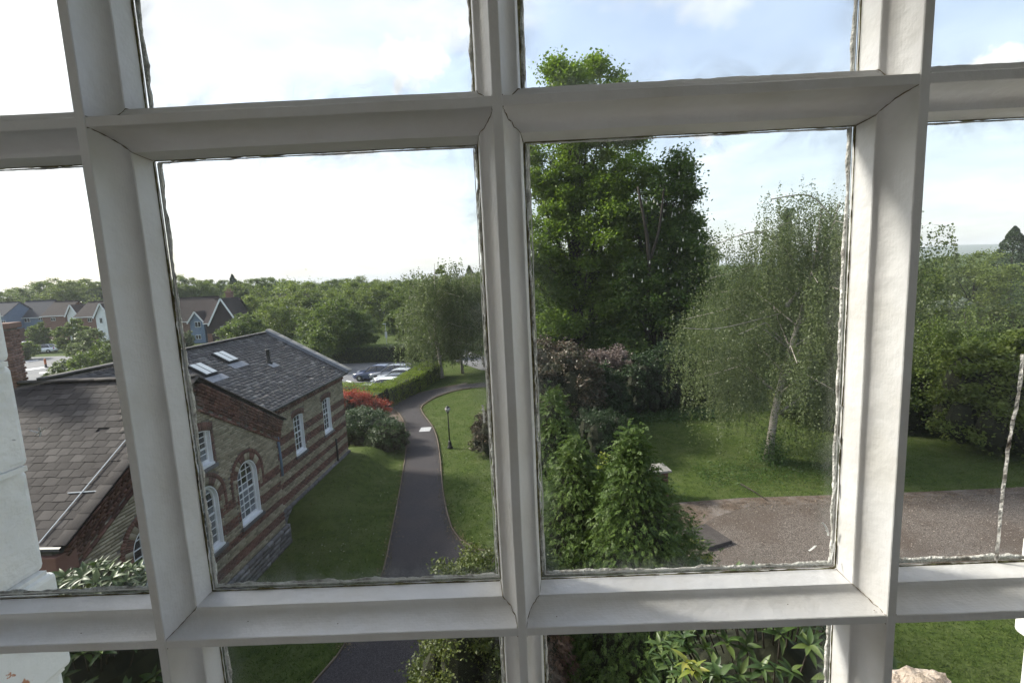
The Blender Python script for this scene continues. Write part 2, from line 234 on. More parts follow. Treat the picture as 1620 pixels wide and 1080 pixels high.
# ------------------------------------------------------------------ helpers
def link(o, parent=None):
    col.objects.link(o)
    if parent is not None: o.parent = parent
    return o
def tag(o, label=None, cat=None, group=None, kind=None):
    if label: o['label'] = label
    if cat: o['category'] = cat
    if group: o['group'] = group
    if kind: o['kind'] = kind
    return o
def empty(name, loc, rz=0, label=None, cat=None, group=None, scale=1):
    o = bpy.data.objects.new(name, None); o.location = loc; o.rotation_euler = (0, 0, rz); o.scale = (scale,) * 3 if isinstance(scale, (int, float)) else scale
    o.empty_display_size = .2; link(o); return tag(o, label, cat, group)
def copy_tree(o, loc, rz=0, scale=1, label=None, parent=None, group=None):
    c = o.copy(); col.objects.link(c); c.parent = parent
    if loc is not None:
        c.location = loc; c.rotation_euler = (0, 0, rz); c.scale = (scale,) * 3 if isinstance(scale, (int, float)) else scale
    if label: c['label'] = label
    if group: c['group'] = group
    for ch in o.children: copy_tree(ch, None, parent=c)
    return c
def inst(name, me, parent, mtx):
    o = bpy.data.objects.new(name, me); o.matrix_basis = mtx; return link(o, parent)
def np_mesh(name, V, F, mats, smooth=False, midx=None):
    """V (n,3), F (m,k) arrays with one face size"""
    me = bpy.data.meshes.new(name); V = np.asarray(V, dtype=np.float32); F = np.asarray(F, dtype=np.int32); k = F.shape[1]
    me.vertices.add(len(V)); me.vertices.foreach_set('co', V.ravel())
    me.loops.add(F.size); me.loops.foreach_set('vertex_index', F.ravel())
    me.polygons.add(len(F)); me.polygons.foreach_set('loop_start', np.arange(0, F.size, k, dtype=np.int32))
    for m in (mats if isinstance(mats, (list, tuple)) else [mats]): me.materials.append(m)
    if midx is not None: me.polygons.foreach_set('material_index', np.asarray(midx, dtype=np.int32))
    if smooth: me.polygons.foreach_set('use_smooth', np.ones(len(F), dtype=bool))
    me.update(calc_edges=True); return me
CUBE = np.array([(x, y, z) for x in (-.5, .5) for y in (-.5, .5) for z in (-.5, .5)], dtype=float)
CUBEF = np.array([(0, 1, 3, 2), (4, 6, 7, 5), (0, 4, 5, 1), (2, 3, 7, 6), (0, 2, 6, 4), (1, 5, 7, 3)])
def boxes_mesh(name, mats, mtxs, midx=None):
    n = len(mtxs); A = np.array([np.array(m) for m in mtxs]); H = np.c_[CUBE, np.ones(8)]
    V = np.einsum('nij,kj->nki', A, H)[:, :, :3].reshape(-1, 3)
    F = (CUBEF[None] + (np.arange(n) * 8)[:, None, None]).reshape(-1, 4)
    return np_mesh(name, V, F, mats, midx=None if midx is None else np.repeat(midx, 6))
def TRS(c, s, rx=0, ry=0, rz=0):
    return Matrix.Translation(c) @ Matrix.Rotation(rz, 4, 'Z') @ Matrix.Rotation(ry, 4, 'Y') @ Matrix.Rotation(rx, 4, 'X') @ Matrix.Diagonal((*s, 1))
class MB:
    def __init__(s): s.v = []; s.f = []
    def add(s, V, F):
        o = len(s.v); s.v += [tuple(p) for p in V]; s.f += [tuple(i + o for i in f) for f in F]; return s
    def box(s, x0, x1, y0, y1, z0, z1):
        return s.add([(x, y, z) for x in (x0, x1) for y in (y0, y1) for z in (z0, z1)], [tuple(f) for f in CUBEF])
    def mbox(s, m): return s.add([m @ Vector(p) for p in CUBE], [tuple(f) for f in CUBEF])
    def tube(s, pts, rad, n=6, cap=True):
        pts = [Vector(p) for p in pts]; rings = []
        for i, p in enumerate(pts):
            d = (pts[min(i + 1, len(pts) - 1)] - pts[max(i - 1, 0)]).normalized()
            a = d.orthogonal().normalized() if i == 0 else (a - d * a.dot(d)).normalized(); b = d.cross(a)
            r = rad[i] if isinstance(rad, (list, tuple)) else rad
            rings.append([p + (a * math.cos(2 * math.pi * k / n) + b * math.sin(2 * math.pi * k / n)) * r for k in range(n)])
        V = [q for r in rings for q in r]; F = []
        for i in range(len(rings) - 1):
            for k in range(n): F.append((i * n + k, i * n + (k + 1) % n, (i + 1) * n + (k + 1) % n, (i + 1) * n + k))
        if cap: F += [tuple(range(n))[::-1], tuple(range((len(rings) - 1) * n, len(rings) * n))]
        return s.add(V, F)
    def lathe(s, prof, n=12, c=(0, 0, 0)):
        V = [(c[0] + r * math.cos(2 * math.pi * k / n), c[1] + r * math.sin(2 * math.pi * k / n), c[2] + z) for r, z in prof for k in range(n)]; F = []
        for i in range(len(prof) - 1):
            for k in range(n): F.append((i * n + k, i * n + (k + 1) % n, (i + 1) * n + (k + 1) % n, (i + 1) * n + k))
        F += [tuple(range(n))[::-1], tuple(range((len(prof) - 1) * n, len(prof) * n))]
        return s.add(V, F)
    def build(s, name, m, parent=None, smooth=False, bevel=0, kind=None, loc=None, label=None):
        me = bpy.data.meshes.new(name); me.from_pydata(s.v, [], s.f); me.update()
        for k in (m if isinstance(m, list) else [m]): me.materials.append(k)
        if smooth:
            for p in me.polygons: p.use_smooth = True
        o = bpy.data.objects.new(name, me); link(o, parent)
        if loc is not None: o.location = loc
        if bevel:
            b = o.modifiers.new('bevel', 'BEVEL'); b.width = bevel; b.segments = 2; b.limit_method = 'ANGLE'
        if kind: o['kind'] = kind
        if label: o['label'] = label
        return o
def plate(outline, holes, x0, x1):
    """polygon with holes in the (y,z) plane, extruded along x from x0 to x1"""
    bm = bmesh.new(); loops = []
    for L in [outline] + holes:
        vs = [bm.verts.new((x0, p[0], p[1])) for p in L]
        for i in range(len(vs)): loops.append(bm.edges.new((vs[i], vs[(i + 1) % len(vs)])))
    bmesh.ops.triangle_fill(bm, use_beauty=True, use_dissolve=False, edges=loops)
    g = bmesh.ops.extrude_face_region(bm, geom=bm.faces[:])
    bmesh.ops.translate(bm, verts=[v for v in g['geom'] if isinstance(v, bmesh.types.BMVert)], vec=(x1 - x0, 0, 0))
    bmesh.ops.recalc_face_normals(bm, faces=bm.faces[:])
    mb = MB(); bm.verts.index_update(); mb.v = [tuple(v.co) for v in bm.verts]; mb.f = [tuple(v.index for v in f.verts) for f in bm.faces]; bm.free(); return mb
def poly_sheet(name, pts, z, m, parent=None, seg=0):
    bm = bmesh.new(); vs = [bm.verts.new((p[0], p[1], z)) for p in pts]
    ed = [bm.edges.new((vs[i], vs[(i + 1) % len(vs)])) for i in range(len(vs))]
    bmesh.ops.triangle_fill(bm, use_beauty=True, use_dissolve=False, edges=ed)
    for f in bm.faces:
        if f.normal.z < 0: f.normal_flip()
    me = bpy.data.meshes.new(name); bm.to_mesh(me); bm.free(); me.materials.append(m)
    return tag(link(bpy.data.objects.new(name, me), parent), kind='structure')
def smooth_line(pts, n=6, closed=False):
    out = []; P = [Vector(p) for p in pts]
    for i in range(len(P) - 1):
        p0, p1, p2, p3 = P[max(i - 1, 0)], P[i], P[i + 1], P[min(i + 2, len(P) - 1)]
        for k in range(n):
            t = k / n; out.append(.5 * ((2 * p1) + (p2 - p0) * t + (2 * p0 - 5 * p1 + 4 * p2 - p3) * t * t + (3 * p1 - p0 - 3 * p2 + p3) * t ** 3))
    out.append(P[-1]); return out

# ------------------------------------------------------------------ foliage
def leaf_quads(C, size, up=.35, aspect=.6, drop=None, fold=0.0):
    """diamond leaves at centres C; drop: preferred long-axis direction"""
    n = len(C); d = rng.normal(size=(n, 3)); d[:, 2] *= .6
    if drop is not None: d = d * .55 + np.asarray(drop)
    d /= np.linalg.norm(d, axis=1)[:, None]
    nn = rng.normal(size=(n, 3)); nn[:, 2] += up * 3; s = np.cross(d, nn); s /= np.linalg.norm(s, axis=1)[:, None] + 1e-9
    L = (size * rng.uniform(.6, 1.3, n))[:, None]
    V = np.stack([C - d * L * .5, C + s * L * aspect * .5, C + d * L * .5, C - s * L * aspect * .5], 1).reshape(-1, 3)
    return V, np.arange(4 * n).reshape(-1, 4)
def rand_dirs(n):
    d = rng.normal(size=(n, 3)); return d / np.linalg.norm(d, axis=1)[:, None]
def lobed(lobes, per, leaf, cl_r=.32, shell=.75, flat=.7):
    """lobes: (x,y,z,rx,rz); leaf centres in clusters scattered over each lobe"""
    out = []
    for (x, y, z, rx, rz) in lobes:
        k = max(6, int(14 * (rx / max(.3, cl_r * 3)) ** 1.2)) if cl_r else 20
        k = min(k, 80)
        dd = rand_dirs(k); rr = rng.uniform(shell, 1.06, k)[:, None] ** 1.0
        dd[:, 2] = np.where(dd[:, 2] < -.5, -dd[:, 2], dd[:, 2])
        cc = np.array([x, y, z]) + dd * rr * np.array([rx, rx, rz])
        m = int(per * (rx * rx + rx * rz) / 2 / k) + 1
        off = rng.normal(size=(k, m, 3)) * np.array([1, 1, flat]) * cl_r * rng.uniform(.6, 1.25, (k, 1, 1)) * .55
        out.append((cc[:, None] + off).reshape(-1, 3))
        q = max(1, k * m // 7); o2 = rand_dirs(q) * (rng.uniform(.1, .85, q) ** .5)[:, None] * np.array([rx, rx, rz]); out.append(np.array([x, y, z]) + o2)
    return np.concatenate(out)
def limb_mb(base, h, r0, targets, lean=(0, 0), twigs=True, trunk_top=.75, n=7):
    mb = MB(); top = Vector((lean[0], lean[1], h * trunk_top)); pts = []
    for i in range(8):
        t = i / 7; pts.append(Vector((top.x * t + .12 * r0 * 4 * math.sin(t * 5 + base), top.y * t + .1 * math.cos(t * 4 + base) * t, top.z * t)))
    mb.tube(pts, [r0 * (1.25 if i == 0 else 1 - .75 * i / 7) for i in range(8)], n)
    for T in targets:
        T = Vector(T); t = min(.95, max(.2, (T.z / max(h, .1)) * .62 * random.uniform(.75, 1.1))); i = int(t / trunk_top * 7 * .9); i = min(max(i, 1), 6)
        p0 = pts[i]; mid = p0.lerp(T, .5) + Vector((random.uniform(-.3, .3), random.uniform(-.3, .3), (T - p0).length * .12))
        r1 = r0 * (1 - .75 * i / 7) * .5
        mb.tube([p0, mid, T], [r1, r1 * .6, r1 * .2], 5)
        if twigs:
            for _ in range(3):
                q = T + Vector((random.uniform(-1, 1), random.uniform(-1, 1), random.uniform(-.2, 1))) * min(1.0, (T - p0).length * .3)
                mb.tube([mid.lerp(T, random.uniform(.2, .9)), q], [r1 * .3, r1 * .06], 4, False)
    return mb
def make_crown_lobes(h, r, n, zc=.62, zr=.36, top=None, seed=0, lr=.36):
    random.seed(seed); L = []
    for i in range(n):
        a = i * 2.4 + random.uniform(-.4, .4); t = (i + .5) / n; zz = 1 - 2 * t; rr = math.sqrt(1 - zz * zz)
        k = random.uniform(.52, .74)
        L.append((r * k * rr * math.cos(a), r * k * rr * math.sin(a), h * (zc + zr * zz * .72 * random.uniform(.85, 1.1)), r * lr * random.uniform(.8, 1.25), h * zr * .42 * random.uniform(.8, 1.2)))
    L.append((0, 0, h * zc, r * .55, h * zr * .6)); return L
def tree(name, loc, h, r, n_lobes, per, leaf, lm, bark='bark', seed=0, label=None, cat='tree', group=None, zc=.62, zr=.36, tr=None, lobes=None, lean=(0, 0), rz=0, aspect=.6, cl=None, extra=None, drop=None, lr=.36):
    t = empty(name, loc, rz, label, cat, group)
    L = lobes or make_crown_lobes(h, r, n_lobes, zc, zr, seed=seed, lr=lr)
    C = lobed(L, per, leaf, cl or max(.25, r * .12))
    V, F = leaf_quads(C, leaf, aspect=aspect, drop=drop)
    link(bpy.data.objects.new('crown', np_mesh('crown', V, F, MT[lm])), t)
    limb_mb(seed, h, tr or h * .022, [(x[0], x[1], x[2]) for x in L], lean).build('trunk', MT[bark], t, smooth=True)
    return t
def shrub(name, loc, rx, h, per, leaf, lm, label, cat='shrub', group=None, n=9, seed=0, ry=None, aspect=.55, drop=None, core=True, flat=.7, rz=0):
    t = empty(name, loc, rz, label, cat, group); random.seed(seed); L = []
    for i in range(n):
        a = i * 2.4; k = math.sqrt((i + .5) / n) * .66
        zz = h * (.66 - .42 * k * k) * random.uniform(.85, 1.1)
        L.append((rx * k * math.cos(a), (ry or rx) * k * math.sin(a), zz * .9, rx * random.uniform(.34, .5), h * random.uniform(.28, .36)))
    for i in range(n):
        a = i * 2 * math.pi / n; L.append((rx * .72 * math.cos(a), (ry or rx) * .72 * math.sin(a), h * .24, rx * .3, h * .26))
    C = lobed(L, per * 1.25, leaf, max(.12, rx * .13), flat=flat, shell=.62); C = C[C[:, 2] > .03]
    V, F = leaf_quads(C, leaf, aspect=aspect, drop=drop)
    link(bpy.data.objects.new('foliage', np_mesh('foliage', V, F, MT[lm])), t)
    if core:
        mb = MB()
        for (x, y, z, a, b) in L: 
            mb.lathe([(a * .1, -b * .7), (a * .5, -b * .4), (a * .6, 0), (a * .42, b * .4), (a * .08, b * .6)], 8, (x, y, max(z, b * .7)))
        mb.build('dark_core', MT['core'], t)  # solid dark lumps added inside the leaves to stop see-through gaps
    else:
        mb = MB()
        for (x, y, z, a, b) in L: mb.tube([(0, 0, 0), (x * .5, y * .5, z * .5), (x, y, z)], [.04, .03, .01], 5)
        mb.build('stem', MT['bark'], t)
    return t

# ================================================================== the window we look through
WYAW = -.0154; PX, PZ = .276, .3805; X0 = -.0075; ZU = .1145; DF, D2, DG = .333, .355, .372
win = empty('sash_window', (0, 0, HC), WYAW, 'old white painted sash window with narrow glazing bars and crumbling putty, seen from inside', 'window')
def bar_profile(d0=0.0, back=.386):
    p = [(.0, DF + d0), (.0029, DF + d0), (.0034, DF + d0 + .0006)]
    for i in range(15):
        t = i / 14 * math.pi / 2; p.append((.0034 + .0106 * (1 - math.cos(t)), DF + .0008 + d0 + (D2 - DF - .0008) * math.sin(t)))
    p += [(.0146, D2 + .0006), (.0165, DG), (.0165, DG + .0035), (.006, back)]
    return p
def bar(name, L0, L1, c, vertical, d0, back, seed):
    pr = bar_profile(d0, back); full = [(-a, b) for a, b in pr[::-1]] + pr[1:]
    n = 60; V = []; F = []; k = len(full)
    for i in range(n + 1):
        l = L0 + (L1 - L0) * i / n
        wob = .00035 * noise.noise(Vector((l * 14, seed, 0))) ; wy = .0003 * noise.noise(Vector((l * 11, seed, 5)))
        for j, (a, b) in enumerate(full):
            e = .00018 * noise.noise(Vector((l * 70, a * 300, seed)))
            q = (c + a * (1 + e * 60) + wob, b + wy + e, l) if vertical else (l, b + wy + e, c + a + wob)
            V.append(q)
    for i in range(n):
        for j in range(k - 1): F.append((i * k + j, i * k + j + 1, (i + 1) * k + j + 1, (i + 1) * k + j))
    F.append(tuple(range(k))); F.append(tuple(range(n * k, n * k + k))[::-1])
    mb = MB(); mb.add(V, F); o = mb.build(name, MT['paint'], win)
    for p in o.data.polygons: p.use_smooth = False
    bm = bmesh.new(); bm.from_mesh(o.data); bmesh.ops.recalc_face_normals(bm, faces=bm.faces[:]); bm.to_mesh(o.data); bm.free()
    return o
XV = [X0 + PX * k for k in (-2, -1, 0, 1, 2)]; ZV = [ZU + PZ, ZU, ZU - PZ, ZU - 2 * PZ]
for i in (1, 2, 3): bar('glazing_bar', ZV[3], ZV[0], XV[i], True, 0, .386, i * 3.1)
for j in (1, 2):
    for i in range(4): bar('glazing_bar', XV[i], XV[i + 1], ZV[j], False, .0005, .3853, i * 2.3 + j * 9.7)
# stiles and rails of the sash, and the lining of the box
for x0, x1 in ((XV[0] - .055, XV[0] + .012), (XV[4] - .012, XV[4] + .055)): MB().box(x0, x1, .331, .388, ZV[3] - .09, ZV[0] + .06).build('stile', MT['paint'], win, bevel=.003)
MB().box(XV[0] + .0121, XV[4] - .0121, .3315, .3875, ZV[0] - .01, ZV[0] + .055).build('top_rail', MT['paint'], win, bevel=.003)
MB().box(XV[0] + .0121, XV[4] - .0121, .3315, .3875, ZV[3] - .085, ZV[3] + .01).build('bottom_rail', MT['paint'], win, bevel=.003)
def nz1(*a): return noise.noise(Vector(a))
def ribbon(x0, x1, z0, z1, y, th, wfun, seed, amp):
    """closed ragged band inside the rectangle"""
    per = []; n = 110
    W, Hh = x1 - x0, z1 - z0; tot = 2 * (W + Hh)
    for i in range(n * 4):
        d = tot * i / (n * 4)
        if d < W: per.append((x0 + d, z0, 0, 1, 'b'))
        elif d < W + Hh: per.append((x1, z0 + d - W, -1, 0, 'r'))
        elif d < 2 * W + Hh: per.append((x1 - (d - W - Hh), z1, 0, -1, 't'))
        else: per.append((x0, z1 - (d - 2 * W - Hh), 1, 0, 'l'))
    V = []; m = len(per)
    for i, (x, z, nx, nz_, side) in enumerate(per):
        ww = wfun(side) * (1 + amp * (nz1(x * 45, z * 45, seed) + .6 * nz1(x * 160, z * 160, seed + 3) + .35 * nz1(x * 500, z * 500, seed)))
        ww = max(.0004, ww); b = .0006 * nz1(x * 200, z * 200, seed + 8)
        cx, cz = (x0 + x1) / 2, (z0 + z1) / 2
        ix, iz = x + nx * ww, z + nz_ * ww
        ix = min(max(ix, x0 + wfun('l') * .6), x1 - wfun('r') * .6); iz = min(max(iz, z0 + wfun('b') * .6), z1 - wfun('t') * .6)
        V += [(x, y, z), (x, y + th, z), (ix, y + th * .2 + b * .3, iz), (ix - nx * ww * .5, y - th * .25 + b, iz - nz_ * ww * .5)]
    F = []
    for i in range(m):
        a, b = i * 4, ((i + 1) % m) * 4
        F += [(a, b, b + 3, a + 3), (a + 3, b + 3, b + 2, a + 2), (a + 2, b + 2, b + 1, a + 1)]
    return MB().add(V, F)
q = 0
for i in range(4):
    for j in range(3):
        q += 1
        xa, xb, zb, za = XV[i] + .0150, XV[i + 1] - .0150, ZV[j] - .0150, ZV[j + 1] + .0150
        if i == 0: xa = XV[0] + .0125
        if i == 3: xb = XV[4] - .0125
        if j == 0: zb = ZV[0] - .011
        if j == 2: za = ZV[3] + .011
        g = MB().box(-(xb - xa) / 2, (xb - xa) / 2, -.0012, .0012, -(zb - za) / 2, (zb - za) / 2).build('pane', MT['glass'], win, loc=((xa + xb) / 2, DG + .0025, (za + zb) / 2))
        random.seed(q)
        gx0, gx1, gz0, gz1 = XV[i] + .0166, XV[i + 1] - .0166, ZV[j + 1] + .0166, ZV[j] - .0166
        ribbon(gx0, gx1, gz0, gz1, DG + .0006, -.0005, lambda s: {'b': .0010, 'r': .0008, 't': .0007, 'l': .0011}[s], q * 1.7, 1.1).build('grime_line', MT['grime'], win)
        if q in (5, 6, 7, 8, 10, 2): ribbon(gx0 + .0036, gx1 - .0032, gz0 + .0040, gz1 - .0013, DG + .0008, -.0004, lambda s: {'b': .0007, 'r': .0005, 't': .0004, 'l': .0008}[s], q * 6.1, .9).build('paint_edge', MT['wwhite'], win)
        ribbon(gx0, gx1, gz0, gz1, DG + .0042, .003, lambda s: {'b': .0042, 'r': .0030, 't': .0011, 'l': .0034}[s], q * 4.3, .5).build('putty', MT['putty'], win, smooth=True)
# cracked paint in the mitres where bars meet
pr = bar_profile()
for i in (1, 2, 3):
    for j in (1, 2):
        for sx_, sz_ in ((1, 1), (1, -1), (-1, 1), (-1, -1)):
            pts = []
            for k, (a, b) in enumerate(pr[3:-2]):
                n_ = .0007 * nz1(k * .5, i * 3 + sx_, j * 5 + sz_)
                pts.append((XV[i] + sx_ * (a + .0002 + n_), b - .0001, ZV[j] + sz_ * (a + .0002 - n_)))
            MB().tube(pts, [random.uniform(.0001, .00042) for _ in pts], 5).build('paint_crack', MT['crack'], win)
# a dried paint run and flakes on the glass
def streak(pxs, y, wd, m, name, seed, th=.0012):
    P = []
    for (a, b) in pxs:
        d = ray(a, b); c = math.cos(WYAW); s_ = math.sin(WYAW)
        dl = Vector((d.x * c + d.y * s_, -d.x * s_ + d.y * c, d.z)); P.append(dl * (y / dl.y))
    P = smooth_line(P, 8); V = []; F = []
    for i, p in enumerate(P):
        ww = wd * (1 + .8 * nz1(i * .7, seed, 0)); o_ = wd * .5 * nz1(i * .5, seed, 7)
        V += [(p.x - ww + o_, y, p.z), (p.x + o_, y - th, p.z), (p.x + ww + o_, y, p.z)]
    for i in range(len(P) - 1): a = i * 3; F += [(a, a + 1, a + 4, a + 3), (a + 1, a + 2, a + 5, a + 4), (a, a + 3, a + 5, a + 2)]
    return MB().add(V, F).build(name, m, win)
streak([(1618, 560), (1612, 620), (1598, 690), (1590, 750), (1583, 810), (1579, 860), (1574, 896)], DG + .001, .0016, MT['putty'], 'paint_run', 3)
for i, (a, b, c_, d_) in enumerate([(1301, 826, 1309, 838), (1308, 838, 1310, 846), (1280, 870, 1290, 862), (56, 688, 72, 676), (62, 676, 64, 690), (60, 684, 48, 680), (20, 695, 24, 696), (1326, 690, 1331, 722), (1322, 762, 1318, 780), (1318, 858, 1314, 884), (1330, 640, 1333, 652), (763, 640, 766, 668), (760, 300, 757, 345), (764, 450, 767, 500), (836, 245, 833, 300), (838, 320, 836, 350)]):
    streak([(a, b), ((a + c_) / 2 + 1, (b + d_) / 2), (c_, d_)], DG + .001, .0009, MT['wwhite'], 'paint_flake', i)
for (a, b) in ((1232, 952), (378, 988), (522, 990), (1366, 960), (870, 975), (1128, 982), (108, 1010)):
    d = ray(a, b); p = d * (.338 / d.y); MB().lathe([(.0001, 0), (.0005, .0002), (.0001, .0006)], 6, (p.x, p.y, p.z)).build('paint_speck', MT['crack'], win)

# ================================================================== the wall the window is in (reveals painted white outside) and the room
wpeel, t_ = new_mat('peeling_white_masonry_paint'); L_ = t_.links
o_ = N(t_, 'ShaderNodeOutputMaterial'); p_ = N(t_, 'ShaderNodeBsdfPrincipled', _Roughness=.8); g_ = N(t_, 'ShaderNodeNewGeometry')
n_ = N(t_, 'ShaderNodeTexNoise', _Scale=26.0, _Detail=6.0, _Roughness=.6); L_.new(g_.outputs['Position'], n_.inputs[0])
r_ = ramp(t_, [(.0, (.78, .79, .78)), (.69, (.80, .81, .80)), (.70, (.50, .25, .15)), (.78, (.40, .19, .11))]); r_.color_ramp.interpolation = 'LINEAR'; L_.new(n_.outputs['Fac'], r_.inputs[0]); L_.new(r_.outputs[0], p_.inputs['Base Color'])
b_ = N(t_, 'ShaderNodeBump', _Strength=.6, _Distance=.004); b_.invert = True; L_.new(n_.outputs['Fac'], b_.inputs['Height']); L_.new(b_.outputs[0], p_.inputs['Normal']); L_.new(p_.outputs[0], o_.inputs[0])
fac = empty('outer_wall', (0, 0, HC), WYAW, 'thick brick wall round the window with its white painted reveals', 'wall'); fac['kind'] = 'structure'
MB().box(-7, -.93, .30, .60, -HC, 3.2).build('wall', MT['ybrick'], fac); MB().box(.95, 7, .30, .60, -HC, 3.2).build('wall', MT['ybrick'], fac)
MB().box(-.929, .949, .30, .60, .66, 3.2).build('wall', MT['ybrick'], fac); MB().box(-.929, .949, .30, .60, -HC, -.80).build('wall', MT['ybrick'], fac)
random.seed(4); z = -.80; k = 0
while z < .66:
    h = random.uniform(.136, .152); rm = MT['wwhite'] if (k > 2) else wpeel
    for side in (-1, 1):
        ar = (-.664 if side < 0 else .677); jit = random.uniform(-.013, .011)
        if side < 0: MB().box(-.928, ar - jit, .392, .62, z + .0015, z + h - .0015).build('brick', rm, fac, bevel=random.uniform(.006, .010))
        else: MB().box(ar + jit, .948, .392, .62, z + .0015, z + h - .0015).build('brick', rm, fac, bevel=random.uniform(.005, .009))
    MB().box(-.92, -.664, .3935, .612, z + h - .0035, z + h + .0035).build('joint', MT['wwhite'], fac); MB().box(.694, .94, .395, .61, z + h - .002, z + h + .002).build('joint', MT['wwhite'], fac)
    z += h; k += 1
MB().box(-.70, -.616, .31, .3915, -.80, .62).build('box_lining', MT['paint'], fac); MB().box(.616, .70, .31, .3915, -.80, .62).build('box_lining', MT['paint'], fac)
MB().box(-.70, .70, .31, .3915, .5535, .659).build('box_lining', MT['paint'], fac)
MB().box(-.65, .67, .35, .63, -.86, -.735).build('sill', MT['sand'], fac, bevel=.01)
# rough lump of stone standing on the outer sill
bm = bmesh.new(); bmesh.ops.create_icosphere(bm, subdivisions=4, radius=1)
for v in bm.verts: v.co = Vector((v.co.x * .052, v.co.y * .04, v.co.z * .043)) * (1 + .28 * noise.noise(v.co * 2.2) + .12 * noise.noise(v.co * 7) + .06 * noise.noise(v.co * 18))
me = bpy.data.meshes.new('rough_stone'); bm.to_mesh(me); bm.free(); me.materials.append(MT['sand'])
p = at(1462, 1102, .60); st = link(bpy.data.objects.new('rough_stone', me)); st.location = (p.x, p.y, p.z - .012)
tag(st, 'rough pinkish stone lump on the outer sill at the bottom right corner', 'stone')
MB().box(p.x - .06, p.x + .06, .56, .625, HC - .7345, p.z - .03).build('sill_block', MT['sand'], None, bevel=.01)
sbk = bpy.data.objects['sill_block']; tag(sbk, 'stone block on the outer sill carrying the rough stone lump', 'block')
def struct(name, m, *bx):
    mb = MB(); mb.box(*bx); return tag(mb.build(name, m), kind='structure')
RW = 4.3
struct('room_floor', MT['boards'], -RW, RW, -4.6, .29, HC - 1.75, HC - 1.65); struct('room_ceiling', MT['room'], -RW, RW, -4.6, .29, HC + 1.5, HC + 1.6)
for sd_, nm0 in ((-1, 'left'), (1, 'right')):
    a_, b_ = sorted((sd_ * (RW + .001), sd_ * (RW + .1)))
    struct('room_wall_' + nm0, MT['room'], a_, b_, -.75, .29, HC - 1.75, HC + 1.6); struct('room_wall_' + nm0 + '_rear', MT['room'], a_, b_, -4.6, -4.4, HC - 1.75, HC + 1.6)
    struct('room_wall_' + nm0 + '_lower', MT['room'], a_, b_, -4.399, -.751, HC - 1.75, HC - .75); struct('room_wall_' + nm0 + '_upper', MT['room'], a_, b_, -4.399, -.751, HC + .75, HC + 1.6)  # gaps between lower and upper side walls added to let fill light in
nm_c, tc_ = new_mat('added_curtain'); o_ = N(tc_, 'ShaderNodeOutputMaterial'); a_ = N(tc_, 'ShaderNodeBsdfTranslucent'); a_.inputs[0].default_value = (.85, .85, .84, 1); b_ = N(tc_, 'ShaderNodeBsdfDiffuse'); b_.inputs[0].default_value = (.8, .8, .79, 1); c_ = N(tc_, 'ShaderNodeMixShader'); c_.inputs[0].default_value = .4
tc_.links.new(a_.outputs[0], c_.inputs[1]); tc_.links.new(b_.outputs[0], c_.inputs[2]); tc_.links.new(c_.outputs[0], o_.inputs[0])
for x0_, x1_, lb_ in ((-3.68, -1.52, 'unseen white net curtain added in the left rear opening for its reflection in the panes'), (2.02, 3.88, 'unseen white net curtain added in the right rear opening for its reflection in the panes')):  # unseen sheets added to give a pale even reflection in the window panes
    V = []; F = []; m = 60
    for k in range(m + 1): x = x0_ + (x1_ - x0_) * k / m; V += [(x, -4.66 + .03 * math.sin(k * 1.3), HC - 1.64), (x, -4.66 + .03 * math.sin(k * 1.3), HC + 1.09)]
    for k in range(m): F.append((2 * k, 2 * k + 2, 2 * k + 3, 2 * k + 1))
    o = MB().add(V, F).build('added_curtain', nm_c, smooth=True); tag(o, lb_, 'curtain')
for nm_, a_, b_ in (('room_wall_back_left', -RW - .1, -3.7), ('room_wall_back_middle', -1.5, 2.0), ('room_wall_back_right', 3.9, RW + .1)): struct(nm_, MT['room'], a_, b_, -4.75, -4.601, HC - 1.75, HC + 1.6)
for nm_, a_, b_ in (('room_wall_over_left_opening', -3.699, -1.501), ('room_wall_over_right_opening', 2.001, 3.899)): struct(nm_, MT['room'], a_, b_, -4.75, -4.601, HC + 1.1, HC + 1.6)  # rear openings placed for fill light and reflections in the panes

# ================================================================== ground
BA = .054; BC = Vector((-8.43, 16.55, 0))
BM = Matrix.Translation(BC) @ Matrix.Rotation(-BA, 4, 'Z')      # building frame: +x out of the gable wall, +y along it, z up
BI = BM.inverted()
def bump_h(x, y):
    q = BI @ Vector((x, y, 0)); fx = max(0, 1 - max(0, q.x - .2) / 1.6) * (1 if q.x > -1.2 else 0); fy = min(1, max(0, (q.y - .4) / 1.0)) * min(1, max(0, (9.5 - q.y) / 1.5))
    s = lambda t: t * t * (3 - 2 * t)
    return .72 * s(fx) * s(fy)
xs = np.concatenate([-np.geomspace(4500, 30, 30), np.linspace(-28, 40, 171), np.geomspace(44, 4500, 30)])
ys = np.concatenate([np.linspace(-60, 0, 8)[:-1], np.linspace(0, 60, 151), np.geomspace(64, 4500, 34)])
V = []; nx, ny = len(xs), len(ys)
for y in ys:
    for x in xs:
        b = bump_h(x, y) if (-12 < x < -3 and 12 < y < 30) else 0
        V.append((x, y, b + (.02 * noise.noise(Vector((x * .4, y * .4, 0))) if (abs(x) < 60 and 0 < y < 80) else 0) - .02))
F = [(j * nx + i, j * nx + i + 1, (j + 1) * nx + i + 1, (j + 1) * nx + i) for j in range(ny - 1) for i in range(nx - 1)]
o = link(bpy.data.objects.new('lawn_ground', np_mesh('lawn_ground', V, F, [MT['grass']], smooth=True))); tag(o, kind='structure')
